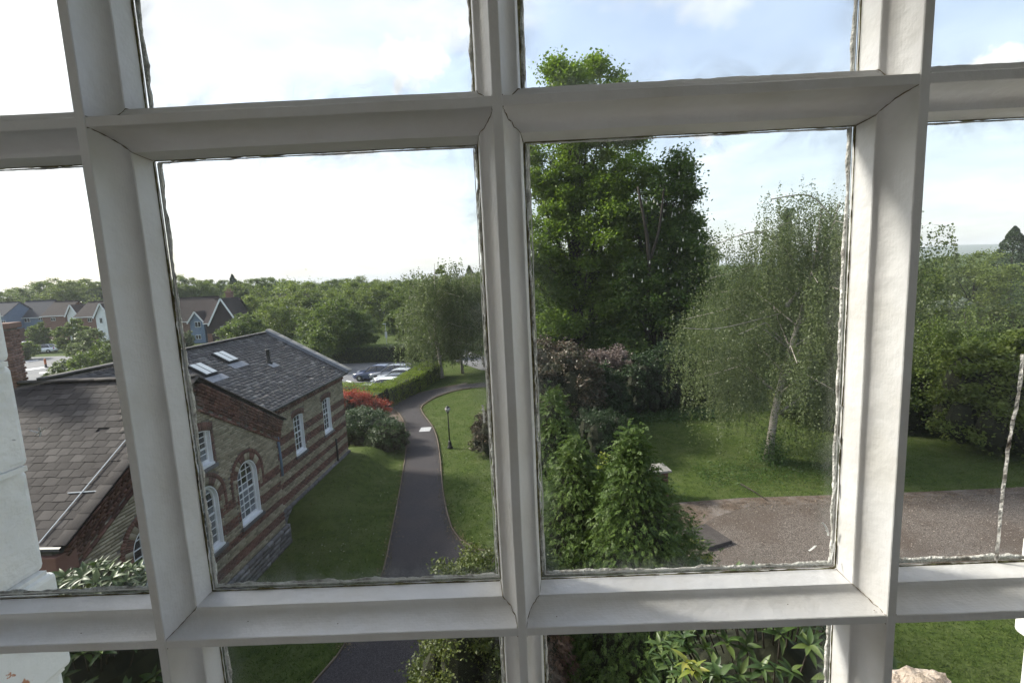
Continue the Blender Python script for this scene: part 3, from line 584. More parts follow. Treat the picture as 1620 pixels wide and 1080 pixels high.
# asphalt path
Lp = [gr(*p) for p in [(455, 1140), (497, 1079), (540, 1030), (572, 975), (605, 908), (618, 850), (628, 800), (637, 750), (642, 715), (643, 690), (640, 670), (632, 655), (622, 645), (628, 634), (650, 626), (685, 617), (730, 609), (772, 605), (830, 604)]]
Rp = [gr(*p) for p in [(830, 611), (772, 612), (730, 616), (695, 626), (673, 638), (666, 646), (672, 658), (684, 674), (692, 695), (697, 730), (700, 770), (706, 805), (716, 838), (735, 860), (765, 873), (820, 882), (900, 884)]]
Lp = smooth_line(Lp, 5); Rp = smooth_line(Rp, 5)
pathpoly = Lp + Rp + [Vector((6, 13.4, 0)), Vector((2, 12.6, 0)), Vector((-2.2, 11.3, 0)), Vector((-3.2, 9.3, 0))]
poly_sheet('path', [(p.x, p.y) for p in pathpoly], .022, MT['asph'])
def edge_strip(pts, name, m, wd, z0, h, seg=.9):
    out = []; pts = [Vector((p.x, p.y, 0)) for p in pts]; acc = [0]
    for i in range(1, len(pts)): acc.append(acc[-1] + (pts[i] - pts[i - 1]).length)
    n = int(acc[-1] / seg)
    def pos(d):
        for i in range(1, len(pts)):
            if acc[i] >= d: t = (d - acc[i - 1]) / max(1e-6, acc[i] - acc[i - 1]); return pts[i - 1].lerp(pts[i], t)
        return pts[-1]
    for i in range(n):
        a, b = pos(i * seg), pos((i + 1) * seg - .012); d = b - a
        if d.length < .1: continue
        out.append(TRS(((a.x + b.x) / 2, (a.y + b.y) / 2, z0 + h / 2 + random.uniform(-.008, .008)), (d.length, wd, h), 0, 0, math.atan2(d.y, d.x)))
    return out
kerb = empty('path_edging', (0, 0, 0), 0, 'thin brown concrete edging along both sides of the curving asphalt path', 'edging')
cubem = {k: np_mesh('unit_' + k, CUBE, CUBEF, MT[k]) for k in ('edging', 'ybrick', 'rbrick', 'slate', 'slate2', 'chimb', 'rubble', 'coping')}
for m_ in edge_strip(Lp[:60], 'edge', 'edging', .045, -.02, .075) + edge_strip(Rp[8:78], 'edge', 'edging', .055, -.02, .075): inst('edging_piece', cubem['edging'], kerb, m_)
# soil beside the hedge, gravel drive, litter
poly_sheet('soil_bed', [(p.x, p.y) for p in [gr(*q) for q in [(648, 668), (600, 668), (575, 655), (590, 640), (625, 636), (660, 622), (700, 612), (740, 605), (735, 609), (690, 618), (655, 627), (632, 636), (628, 646), (640, 656)]]], .012, MT['soil'])
drive = [(5.2, 18.15), (9, 18.35), (14, 18.2), (20, 18.1), (40, 18.3), (60, 18.6), (60, 13.2), (40, 13.3), (20, 13.55), (14, 13.6), (8, 13.3), (5.0, 12.9), (4.7, 15.5)]
poly_sheet('gravel_drive', [(x, y) for x, y in drive], .026, MT['gravel'])
poly_sheet('litter_strip', [(x, y) for x, y in [(5.3, 18.1), (9, 18.3), (14, 18.15), (40, 18.2), (40, 17.7), (22, 17.6), (16, 17.75), (12, 17.5), (9, 17.7), (7.2, 16.9), (6.3, 16.2), (5.3, 16.3)]], .031, MT['soil'])
poly_sheet('litter_strip_near', [(x, y) for x, y in [(7, 13.5), (14, 13.95), (22, 13.9), (40, 13.7), (40, 13.2), (20, 13.45), (14, 13.5), (7, 13.2)]], .031, MT['soil'])
# loose stones on the drive, fallen leaves
n = 9000; c = np.c_[rng.uniform(4.9, 30, n), rng.uniform(13.4, 18.2, n), np.full(n, .032)]
V, F = leaf_quads(c, .045, up=2, aspect=.8); o = link(bpy.data.objects.new('loose_gravel', np_mesh('loose_gravel', V, F, mat('loose_stones', [(.2, (.09, .07, .06)), (.5, (.18, .15, .13)), (.85, (.30, .26, .225))], .95, 5, rnd=.9)))); tag(o, 'loose pale stones scattered over the gravel drive', 'gravel', kind='stuff')
n = 7000; t_ = rng.uniform(0, 1, n); side = rng.integers(0, 2, n); PL = np.array([(p.x, p.y) for p in Lp[10:70]]); PR = np.array([(p.x, p.y) for p in Rp[8:78]])
iL = rng.integers(0, len(PL) - 1, n); iR = rng.integers(0, len(PR) - 1, n); c2 = np.where(side[:, None] == 0, PL[iL] + (PL[iL + 1] - PL[iL]) * t_[:, None], PR[iR] + (PR[iR + 1] - PR[iR]) * t_[:, None]) + rng.normal(size=(n, 2)) * .14
V, F = leaf_quads(np.c_[c2, np.full(n, .032)], .05, up=2, aspect=.5); tag(link(bpy.data.objects.new('leaf_litter', np_mesh('leaf_litter', V, F, mat('dry_litter', [(.2, (.05, .04, .02)), (.5, (.10, .10, .035)), (.85, (.22, .16, .09))], .95, 5, rnd=.9)))), 'dry leaves and grass clippings along the path edges', 'litter', kind='stuff')
n = 5000; c2 = np.c_[rng.uniform(5.2, 32, n), 18.0 - np.abs(rng.normal(size=n)) * .5]; V, F = leaf_quads(np.c_[c2, np.full(n, .04)], .06, up=2, aspect=.6); tag(link(bpy.data.objects.new('fallen_leaves', np_mesh('fallen_leaves', V, F, MT['edging']))), 'brown fallen leaves along the far edge of the gravel drive', 'leaves', kind='stuff')
# slab on the drive
sl_ = MB(); c = gr(1118, 852); sl_.mbox(TRS((c.x, c.y, .08), (1.0, 1.25, .15), 0, 0, .35)); o = sl_.build('stone_slab', MT['slate'], bevel=.02); tag(o, 'dark grey flat slab at the left end of the gravel drive behind the conifer', 'slab')
# roads, car parks and far country
poly_sheet('car_park', [(p.x, p.y) for p in [gr(*q) for q in [(480, 606), (560, 606), (600, 603), (640, 596), (655, 585), (650, 574), (600, 570), (560, 572), (480, 574)]]], .012, MT['road'])
poly_sheet('estate_road', [(p.x, p.y) for p in [gr(*q) for q in [(-60, 640), (60, 612), (200, 596), (300, 580), (420, 572), (520, 566), (600, 561), (680, 557), (760, 585), (840, 590), (840, 566), (760, 562), (700, 541), (640, 543), (560, 552), (460, 556), (320, 562), (180, 566), (100, 563), (20, 566), (-80, 575)]]], .008, MT['road'])
for k, q in enumerate([[(40, 584), (70, 580), (72, 582), (42, 586)], [(62, 589), (92, 586), (93, 589), (62, 591)], [(80, 578), (118, 573), (119, 575), (82, 580)], [(30, 573), (60, 569), (61, 570), (31, 574)]]):
    poly_sheet('road_marking', [(p.x, p.y) for p in [gr(*a) for a in q]], .013, MT['line'])
o = poly_sheet('parking_line', [(p.x, p.y) for p in [gr(*a) for a in [(547, 603), (556, 605), (558, 603.5), (549, 601.5)]]], .017, MT['line'])
poly_sheet('far_drive', [(p.x, p.y) for p in [gr(*q) for q in [(1270, 588), (1400, 588), (1400, 566), (1270, 570)]]], .008, mat('pale_drive', [(.3, (.24, .19, .17)), (.7, (.33, .27, .24))], .95, 2))
o = MB(); c = gr(673, 679.5); o.box(c.x - .33, c.x + .33, c.y - .42, c.y + .42, .02, .034); o = o.build('manhole_cover', mat('pale_concrete_cover', [(.3, (.36, .36, .37)), (.7, (.48, .48, .49))], .9, 8)); tag(o, 'pale square inspection cover set in the asphalt path', 'cover')
# hills far off on the right
V = []; F = []; m_ = 90
for k in range(m_):
    a = R(-60 + 130 * k / (m_ - 1)); 
    hgt = max(0, 62 + 60 * math.exp(-((math.degrees(a) - 42) / 9) ** 2) + 26 * noise.noise(Vector((a * 5, 0, 0))) + 10 * noise.noise(Vector((a * 22, 3, 0))))
    if math.degrees(a) < 5: hgt *= .35
    for (d, f) in ((1900, 0), (2300, .25), (2800, .75), (3200, 1.0), (3600, .6), (4300, 0)): V.append((math.sin(a) * d, math.cos(a) * d, hgt * f * (d / 6400) - .5))
for k in range(m_ - 1):
    for j in range(5): a = k * 6 + j; F.append((a, a + 6, a + 7, a + 1))
tag(link(bpy.data.objects.new('hills', np_mesh('hills', V, F, MT['hill'], smooth=True))), kind='structure')

# ================================================================== the striped brick building
bld = empty('brick_building', BC, -BA, 'long yellow brick building with red brick stripes, white sash windows and a dark slate roof', 'building')
camL = BI @ CAM
NEAR = (-7.9, 0.0); APX = -3.85; ZE, ZA = 4.62, 6.93; PITCH = math.atan2(ZA - ZE, 3.95)   # gable wall: y from -7.7 to -.1
FX = -.6; FY1 = 7.35; RX = -4.2; ZFE = 4.82; ZFR = 7.0
def opening(yc, w_, z0, zs, rise, n=12):
    p = [(yc - w_ / 2, z0), (yc + w_ / 2, z0)]
    rr = (w_ * w_ / 4 + rise * rise) / (2 * rise); cz = zs + rise - rr; a0 = math.asin(min(1, w_ / 2 / rr))
    for i in range(n + 1): a = a0 - 2 * a0 * i / n; p.append((yc + rr * math.sin(a), cz + rr * math.cos(a)))
    return p
def top_at(yc, w_, zs, rise, y):
    rr = (w_ * w_ / 4 + rise * rise) / (2 * rise); cz = zs + rise - rr; d = min(rr, abs(y - yc)); return cz + math.sqrt(max(0, rr * rr - d * d))
WINS = [  # plane x, centre y, width, sill z, spring z, rise, rows, ring
    (0, APX, 1.04, 4.36, 5.32, .09, 5, 'flat'), (0, -1.92, 1.04, 1.92, 3.36, .50, 8, 'arch'), (0, APX, 1.04, 1.92, 3.36, .50, 8, 'arch'), (0, -5.78, 1.04, 1.92, 3.36, .50, 8, 'arch'),
    (FX, 2.66, .84, 2.42, 3.98, .06, 6, 'flat'), (FX, 5.34, .84, 2.42, 3.98, .06, 6, 'flat')]
gable_out = [(-7.7, .0), (-.1, .0), (-.1, 4.5), (APX, 6.72), (-7.7, 4.5)]
far_out = [(-.1, .0), (FY1, .0), (FY1, 4.62), (-.1, 4.62)]
plate(gable_out, [opening(*v[1:6]) for v in WINS[:4]], -.02, -.34).build('wall', MT['mortar'], bld).name = 'gable_wall'
plate(far_out, [opening(*v[1:6]) for v in WINS[4:]], FX - .02, FX - .34).build('side_wall', MT['mortar'], bld)
gw = bpy.data.objects['gable_wall']; sw = bpy.data.objects['side_wall']
MB().box(FX, -.0205, -.42, -.1005, 0, 4.6).build('return_wall', MT['ybrick'], bld)
MB().box(RX * 2 + .6, FX - .3405, FY1 - .3, FY1 - .001, 0, 4.6).build('end_wall', MT['ybrick'], bld)
MB().box(-9.2, -.3405, -7.695, -7.4, 0, 4.45).build('near_side_wall', MT['ybrick'], bld)
plate([(RX * 2 + .6, 4.6), (FX - .1, 4.6), (RX, 6.85)], [], FY1 - .3, FY1 - .02).build('end_gable', MT['ybrick'], bld).matrix_basis = Matrix(((0, 1, 0, 0), (1, 0, 0, 0), (0, 0, 1, 0), (0, 0, 0, 1)))
BANDS = [3.40, 2.84, 2.27, 1.70, 1.13]
bricks = []   # (matrix, material, parent)
def brick_wall(xp, out, wins, parent, gable, y0, y1, zt):
    zc = .80; row = 0
    while zc < zt:
        band = any(abs(zc - b) < .145 for b in BANDS) and not (gable and zc > 3.1)
        y = y0 + (0 if row % 2 else -.113)
        while y < y1:
            L = .215; a, b = max(y, y0), min(y + L, y1); y += .226
            if b - a < .05: continue
            yc = (a + b) / 2
            if gable and zc > 4.45 + (3.75 - abs(yc - APX)) * math.tan(PITCH) - .50: continue
            bad = False
            for v in wins:
                d = abs(yc - v[1])
                if v[7] == 'arch':
                    if (d < v[2] / 2 + .085 and v[3] - .10 < zc < v[4] + .02): bad = True
                    if zc >= v[4] - .02 and math.hypot(d, zc - v[4]) < v[2] / 2 + .36: bad = True
                    if d < v[2] / 2 + .10 and v[4] - .5 < zc < v[4]: bad = True
                else:
                    if d < v[2] / 2 + .09 and v[3] - .1 < zc < v[4] + v[5] + .24: bad = True
            if bad: continue
            ww = b - a
            bricks.append((TRS((xp - .045 + random.uniform(-.003, .003), yc, zc), (.09, ww, .064), random.uniform(-.006, .006)), 'rbrick' if band else 'ybrick', parent))
        zc += .0752; row += 1
brick_wall(0, gable_out, WINS[:4], gw, True, -7.7, -.1, 6.6)
brick_wall(FX, far_out, WINS[4:], sw, False, -.0, FY1, 4.4)
# plinth of rough stone
for (xp, y0, y1, h, par) in ((.07, -7.75, .05, .76, gw), (FX + .08, .06, FY1 + .05, .80, sw)):
    z = 0.0
    while z < h - .05:
        y = y0; hh = random.uniform(.13, .2)
        while y < y1:
            L = min(random.uniform(.22, .5), y1 - y)
            if L > .06: bricks.append((TRS((xp - .09 + random.uniform(0, .02), y + L / 2, z + hh / 2), (.18, L - .012, hh - .012), 0, random.uniform(-.02, .02)), 'rubble', par))
            y += L
        z += hh
# arches and jambs
for (xp, yc, w_, z0, zs, rise, rows, ring) in WINS:
    par = gw if xp == 0 else sw
    if ring == 'arch':
        n = 15
        for i in range(n):
            a = math.pi * (i + .5) / n; r = w_ / 2 + .115
            m = Matrix.Translation((xp - .04, yc + math.cos(a) * r, zs + math.sin(a) * r)) @ Matrix.Rotation(a, 4, 'X')
            if i % 4 in (0, 1): 
                for q in (-.35, 0, .35): bricks.append((Matrix.Translation((xp - .04, yc + math.cos(a + q * math.pi / n) * r, zs + math.sin(a + q * math.pi / n) * r)) @ Matrix.Rotation(a + q * math.pi / n, 4, 'X') @ Matrix.Diagonal((.10, .215, .038, 1)), 'rbrick', par))
            else: bricks.append((m @ Matrix.Diagonal((.10, .215, .125, 1)), 'ybrick', par))
        for i in range(36):
            a = math.pi * (i + .5) / 36; r = w_ / 2 + .285
            bricks.append((Matrix.Translation((xp - .03, yc + math.cos(a) * r, zs + math.sin(a) * r)) @ Matrix.Rotation(a, 4, 'X') @ Matrix.Diagonal((.10, .10, .066, 1)), 'rbrick', par))
        for sgn in (-1, 1):
            for k in range(20):
                zc = z0 + .04 + k * .0752
                if zc > zs - .03: break
                red = any(abs(zc - b) < .145 for b in BANDS) or zc > zs - .16
                bricks.append((TRS((xp - .043, yc + sgn * (w_ / 2 + .045), zc), (.09, .085, .064)), 'rbrick' if red else 'ybrick', par))
                if zs - .5 < zc: bricks.append((TRS((xp - .033, yc + sgn * (w_ / 2 + .285), zc), (.10, .10, .064)), 'rbrick', par)); bricks.append((TRS((xp - .043, yc + sgn * (w_ / 2 + .16), zc), (.09, .13, .064)), 'ybrick', par))
    else:
        k = int(w_ / .075) + 3
        for i in range(k):
            t = (i + .5) / k * 2 - 1; y = yc + t * (w_ / 2 + .10); z = top_at(yc, w_, zs, rise, y) + .125
            bricks.append((TRS((xp - .035, y, z), (.10, .066, .225), -t * .14), 'rbrick', par))
        for sgn in (-1, 1):
            for k in range(24):
                zc = z0 - .02 + k * .0752
                if zc > zs + rise - .02: break
                bricks.append((TRS((xp - .042, yc + sgn * (w_ / 2 + .05), zc), (.09, .10, .064)), 'rbrick' if xp == 0 or any(abs(zc - b) < .145 for b in BANDS) else 'ybrick', par))
# stepped brick cornice up both rakes of the gable, and the dentilled eaves course of the side wall
corn = MB().build('cornice', MT['mortar'], bld)
T = math.tan(PITCH)
for sgn in (-1, 1):
    Lr = 3.98 / math.cos(PITCH); rot = -sgn * PITCH
    for row in range(9):
        off = -.70 + row * .0765; pro = [.05, .03, .05, .08, .08, .11, .14, .17, .20][row]
        L = .222 if row not in (3, 6) else .112; n = int(Lr / L)
        for i in range(n):
            d = Lr - (i + .5) * L
            if row == 1 and i % 2: continue
            y = APX + sgn * d * math.cos(PITCH); z = ZA - .04 - d * math.sin(PITCH)
            c = Vector((pro / 2 - .06, y, z + off / math.cos(PITCH) * 1.0 + .02))
            if z + off < 3.9: continue
            bricks.append((TRS(c, (pro + .12, L - .012, .065), rot), 'rbrick', corn))
mbk = MB()
for sgn in (-1, 1): mbk.mbox(TRS((-.155, APX + sgn * 1.99, ZA - .44 - 1.99 * T), (.30, 3.98 / math.cos(PITCH), .62), -sgn * PITCH))
mbk.build('cornice_backing', MT['mortar'], corn)
for k, (z, pro) in enumerate(((4.42, .03), (4.495, .03), (4.57, .08), (4.645, .10), (4.72, .13))):
    for i in range(int(7.4 / (.226 if k != 2 else .15))):
        if k == 2 and i % 2: continue
        L = .226 if k != 2 else .15
        bricks.append((TRS((FX + pro / 2 - .05, .0 + (i + .5) * L, z), (pro + .1, L - .012, .064)), 'rbrick' if k else 'ybrick', corn))
MB().box(FX - .2, FX + .0, .0, FY1, 4.38, 4.75).build('cornice_backing', MT['mortar'], corn)
# the 300 bricks that show largest become objects, the rest one part per wall and colour
def vis_rank(m):
    c = m.translation; pw = BM @ c; d = pw - CAM; t = d.dot(cf)
    if t < 1: return 1e9
    px = 810 + FPX * d.dot(cr) / t; py = 540 - FPX * d.dot(cu) / t
    hid = 0
    if px < 40 or px > 560 or py > 925 or (px < 262 + (py - 500) * .13 and px > 172 + (py - 500) * .155): hid = 1000
    return t + hid
bricks.sort(key=lambda b: vis_rank(b[0]))
for m_, k, par in bricks[:296]: inst('brick', cubem[k], par, m_)
for par in (gw, sw, corn):
    for k in ('ybrick', 'rbrick', 'rubble'):
        ms = [b[0] for b in bricks[296:] if b[2] is par and b[1] == k]
        if ms: tag(link(bpy.data.objects.new({'ybrick': 'yellow_bricks', 'rbrick': 'red_bricks', 'rubble': 'plinth_stones'}[k], boxes_mesh(k + 's', MT[k], ms)), par), kind='stuff')
# windows
def sash(xp, yc, w_, z0, zs, rise, rows, ring):
    wn = MB().build('window', MT['wframe'], bld); op = opening(yc, w_, z0, zs, rise, 14)
    inn = opening(yc, w_ - .06, z0 + .05, zs, max(.03, rise - .03), 14); inn2 = opening(yc, w_ - .17, z0 + .15, zs - .0, max(.03, rise - .085), 14)
    xf = xp - .13
    o = plate(op, [inn], xp - .012, xf - .03).build('reveal_lining', MT['wframe'], wn)
    o = plate([(a, b) for a, b in inn], [inn2], xf + .02, xf - .035).build('frame', MT['wframe'], wn)
    wi = w_ - .17; y0, y1 = yc - wi / 2, yc + wi / 2; zb = z0 + .15; zt = zs + max(.03, rise - .085)
    cols = 3; cw = wi / cols; tot = zt - zb; ch = tot / rows; mid = rows // 2
    mb = MB()
    for c in range(1, cols): 
        yy = y0 + c * cw; mb.box(xf - .02, xf + .008, yy - .009, yy + .009, zb, top_at(yc, wi, zs, max(.03, rise - .085), yy))
    for r in range(1, rows):
        z = zb + r * ch; hw = .024 if r == mid else .009
        half = wi / 2
        if z > zs: half = math.sqrt(max(.0, (wi / 2) ** 2 - (z - zs) ** 2)) if ring == 'arch' else half
        mb.box(xf - .019, xf + (.012 if r == mid else .006), yc - half, yc + half, z - hw, z + hw)
    mb.build('glazing_bars', MT['wframe'], wn)
    for r in range(rows):
        for c in range(cols):
            ya, yb = y0 + c * cw, y0 + (c + 1) * cw; za, zb_ = zb + r * ch, zb + (r + 1) * ch
            tp = [(yy, min(zb_, top_at(yc, wi, zs, max(.03, rise - .085), yy))) for yy in np.linspace(yb, ya, 5)]
            if max(t[1] for t in tp) <= za + .01: continue
            P = [(ya, za), (yb, za)] + [(a, max(b, za + .002)) for a, b in tp]
            n = len(P); th = random.uniform(-.0015, .0015)
            mb = MB(); mb.add([(xf - .022 + th * (0 if b < za + .01 else 1), a, b) for a, b in P] + [(xf - .027, a, b) for a, b in P], [tuple(range(n)), tuple(range(n, 2 * n))[::-1]] + [(i, (i + 1) % n, n + (i + 1) % n, n + i) for i in range(n)])
            mb.build('pane', MT['curtain' if (r < mid and xp == 0 and ring == 'arch') or (xp == 0 and random.random() < .3) else 'pane'], wn)
    MB().box(xf - .03, xp + .03, yc - w_ / 2 + .001, yc + w_ / 2 - .001, z0 - .0, z0 + .06).build('sill', MT['wframe'], wn)
    MB().box(xp - .05, xp + .075, yc - w_ / 2 - .08, yc + w_ / 2 + .08, z0 - .10, z0 - .002).build('stone_sill', MT['rubble'], wn, bevel=.01)
for v in WINS: sash(*v)
# roofs
def slope_mtx(p0, p1, along):
    """frame on a roof slope: x along the ridge, y up the slope, z out"""
    y = (p1 - p0).normalized(); x = along.normalized(); z = x.cross(y).normalized()
    if z.z < 0: x = -x; z = x.cross(y).normalized()
    m = Matrix((x, y, z)).transposed().to_4x4(); m.translation = p0; return m
slates = []
def slate_slope(p0, p1, along, length, m, key, gauge=.20, sw_=.30, keep=None, par=None):
    S = slope_mtx(p0, p1, along); H = (p1 - p0).length; n = int(H / gauge) + 1; sgn = 1 if S.to_3x3().col[0].dot(along.normalized()) > 0 else -1
    mb = MB(); mb.mbox(S @ TRS((sgn * length / 2, H / 2, -.045), (length, H, .05))); mb.build('roof_boards', MT['slate'], par)
    for r in range(n):
        x = -.15 * (r % 2) + random.uniform(-.01, .01)
        while x < length:
            wv = sw_ * random.uniform(.88, 1.08); a, b = max(0, x), min(length, x + wv); x += wv
            if b - a < .06: continue
            c = Vector((sgn * (a + b) / 2, r * gauge + gauge * .5, .006))
            if c.y > H - .02 or random.random() < .004: continue
            if keep and not keep(S @ c): continue
            slates.append((S @ TRS(c + Vector((0, random.uniform(-.012, .012) - (.06 if random.random() < .015 else 0), random.uniform(0, .004))), (b - a - .012, gauge + .05, .008), R(-2.0), 0, random.uniform(-.012, .012)), key, par))
roof = MB().build('roof', MT['lead'], bld)
e0, e1 = Vector((.18, APX - 4.1, ZA - 4.1 * T)), Vector((.18, APX, ZA))
slate_slope(e0, e1, Vector((-1, 0, 0)), 8.8, None, 'slate', .205, .30, None, roof)
e2 = Vector((.18, APX + 4.05, ZA - 4.05 * T)); 
slate_slope(e2, e1, Vector((-1, 0, 0)), 4.4, None, 'slate', .205, .30, None, roof)
f0, f1 = Vector((-.34, -.25, ZFE + .03)), Vector((RX, -.25, ZFR))
def keepf(p): return p.z > ZA - abs(p.y - APX) * T + .03 or p.x < -8
f0.y = f1.y = APX
slate_slope(f0, f1, Vector((0, 1, 0)), FY1 + .05 - APX, None, 'slate2', .165, .27, keepf, roof)
g0 = Vector((2 * RX + .34, APX, ZFE)); slate_slope(g0, f1, Vector((0, 1, 0)), FY1 - APX, None, 'slate2', .25, .4, None, roof)
def rk(m):
    c = BM @ m.translation; d = c - CAM; t = d.dot(cf); px = 810 + FPX * d.dot(cr) / t; py = 540 - FPX * d.dot(cu) / t
    vis = (px > 10 and py < 900 and (px < 172 + (py - 500) * .155))
    return t + (0 if vis else 100)
slates.sort(key=lambda b: rk(b[0]))
for m_, k, par in slates[:296]: inst('slate', cubem[k], par, m_)
for k in ('slate', 'slate2'):
    ms = [b[0] for b in slates[296:] if b[1] == k]; tag(link(bpy.data.objects.new('slates', boxes_mesh('slates_' + k, MT[k], ms)), roof), kind='stuff')
# ridge tiles, verge slates, copings, flashings
def run_boxes(a, b, size, gap, m, name, par, n=None):
    a, b = Vector(a), Vector(b); d = b - a; L = d.length; n = max(1, int(L / gap)); q = d.to_track_quat('Y', 'Z').to_matrix().to_4x4(); out = []
    for i in range(n):
        c = a.lerp(b, (i + .5) / n); out.append(Matrix.Translation(c) @ q @ Matrix.Diagonal((size[0], L / n - .012, size[1], 1)))
    for m_ in out: inst(name, cubem[m], par, m_)
run_boxes((.2, APX - .0, ZA + .05), (-8.6, APX, ZA + .05), (.20, .07), .45, 'slate', 'ridge_tile', roof)
run_boxes((RX, APX, ZFR + .05), (RX, FY1 + .1, ZFR + .05), (.20, .07), .45, 'slate2', 'ridge_tile', roof)
for sgn in (-1, 1): run_boxes((.13, APX, ZA + .025), (.13, APX + sgn * 4.1, ZA + .025 - 4.1 * T), (.26, .05), .33, 'slate', 'verge_slate', roof)
run_boxes((-.15, FY1 + .08, ZFE + .10), (RX, FY1 + .08, ZFR + .16), (.32, .08), .6, 'coping', 'coping_stone', roof)
mb = MB(); s0, s1 = Vector((-.2, FY1 - .12, ZFE + .1)), Vector((RX, FY1 - .12, ZFR + .10)); d = s1 - s0
mb.mbox(Matrix.Translation(s0.lerp(s1, .5)) @ d.to_track_quat('Y', 'Z').to_matrix().to_4x4() @ Matrix.Diagonal((.10, d.length, .16, 1))); mb.build('lead_flashing', MT['lead'], roof)
MB().tube([(-.30, .1, ZFE - .0), (-.30, FY1, ZFE - .0)], .055, 8).build('gutter', MT['black'], roof)
MB().tube([(.20, -7.98, 4.50), (-8.5, -7.98, 4.50)], .06, 8).build('gutter', MT['black'], roof)
MB().box(-.3, .12, -8.05, -7.62, 3.95, 4.38).build('kneeler', MT['rbrick'], corn, bevel=.02)
S = slope_mtx(e0, e1, Vector((-1, 0, 0)))
def onS(y, x, h=.03): p = Vector((x, y, ZA - abs(y - APX) * T)); return p + Vector((0, 0, h))
MB().tube([onS(-4.1, -.28, .04), onS(-5.4, -.30, .05), onS(-6.6, -.30, .05), onS(-7.9, -.32, .04)], .011, 6).build('conductor_cable', MT['hwhite'], roof)
MB().tube([onS(-6.93, -.62, .03), onS(-6.90, .02, .03)], .012, 5).build('conductor_cable', MT['hwhite'], roof)
SF = slope_mtx(Vector((-.34, 0, ZFE + .03)), Vector((RX, 0, ZFR)), Vector((0, 1, 0)))
sgF = 1 if SF.to_3x3().col[0].y > 0 else -1
def sf(y, u_, h=0): return SF @ Vector((sgF * y, u_, h))
HF = (Vector((-.34, 0, ZFE + .03)) - Vector((RX, 0, ZFR))).length
for (y, u_) in ((2.55, HF - 1.05), (.75, HF - 1.40)):
    sk = MB().mbox(SF @ TRS((sgF * y, u_, .05), (.66, .78, .09))).build('skylight', MT['black'], roof)
    for q in (-.16, .16): MB().mbox(SF @ TRS((sgF * (y + q), u_, .112), (.26, .70, .02))).build('pane', MT['skyl'], sk)
    MB().mbox(SF @ TRS((sgF * y, u_ - .60, .022), (.95, .34, .012))).build('lead_apron', MT['lead'], sk)
vp = sf(4.1, 2.35); MB().lathe([(.16, -.05), (.10, .05), (.075, .10), (.07, .52), (.085, .53), (.085, .60), (.06, .60)], 10, (vp.x, vp.y, vp.z)).build('vent_pipe', MT['black'], roof, smooth=True)
MB().mbox(SF @ TRS((sgF * 4.1, 2.12, .02), (.5, .3, .01))).build('lead_apron', MT['lead'], roof)
dp = MB(); dp.tube([(-.02, -.02, 4.12), (.0, .0, 4.0), (.02, .01, 3.2), (.02, .01, 2.55)], .045, 8); dp.build('downpipe', MT['hblue'], bld, smooth=True)
MB().tube([(FX + .05, 5.9, 1.9), (FX + .05, 5.9, .6)], .045, 8).build('downpipe', MT['black'], bld, smooth=True)
# buttress stones at the corner
for i in range(0):
    c = (.12 + random.uniform(0, .25), -.5 + random.uniform(-1.6, .5), random.uniform(.05, .3))
    MB().mbox(TRS(c, (random.uniform(.2, .35), random.uniform(.25, .4), random.uniform(.12, .3)), .1, .1, random.random())).build('plinth_stone', MT['rubble'], gw, bevel=.015)
# brick chimney at the far left end
p = at(16, 560, 13.0)
ch = empty('brick_chimney', (p.x - .28, 13.0, 0), .5, 'tall plain brick chimney stack rising behind the near slate roof at the far left', 'chimney')
cb_ = []
z = 4.0
MB().box(-.33, .33, -.33, .33, 0, 8.45).build('shaft', MT['mortar'], ch)
while z < 8.4:
    for sidx in range(4):
        for k in range(3):
            q = -.24 + k * .24 + (.0 if int(z / .0752) % 2 else .06)
            m_ = Matrix.Rotation(sidx * math.pi / 2, 4, 'Z') @ TRS((.312, q - .03, z), (.05, .222, .064)); cb_.append(m_)
    z += .0752
tag(link(bpy.data.objects.new('bricks', boxes_mesh('chimney_bricks', MT['chimb'], cb_)), ch), kind='stuff')
MB().box(-.42, .42, -.42, .42, 8.45, 8.6).build('cap', MT['chimb'], ch, bevel=.02)

# ================================================================== garden: lamp, hedges, shrubs
p = gr(712, 708)
lamp = empty('garden_lamp', (p.x, p.y, 0), 0, 'black garden lamp post with a globe on the lawn right of the path', 'lamp')
MB().lathe([(.16, 0), (.16, .05), (.11, .09), (.10, .28), (.07, .34), (.05, .42)], 10).build('base', MT['black'], lamp, smooth=True)
MB().lathe([(.038, .42), (.034, 1.1), (.05, 1.12), (.034, 1.15), (.028, 1.95), (.06, 1.99), (.09, 2.04), (.03, 2.06)], 10).build('pole', MT['black'], lamp, smooth=True)
MB().lathe([(.15 * math.sin(math.pi * (k + .35) / 9.7), 2.20 - .155 * math.cos(math.pi * (k + .35) / 9.7)) for k in range(10)], 16).build('globe', MT['lampglass'], lamp, smooth=True)
MB().lathe([(.13, 2.29), (.085, 2.345), (.03, 2.37), (.012, 2.41)], 12).build('cap', MT['black'], lamp, smooth=True)
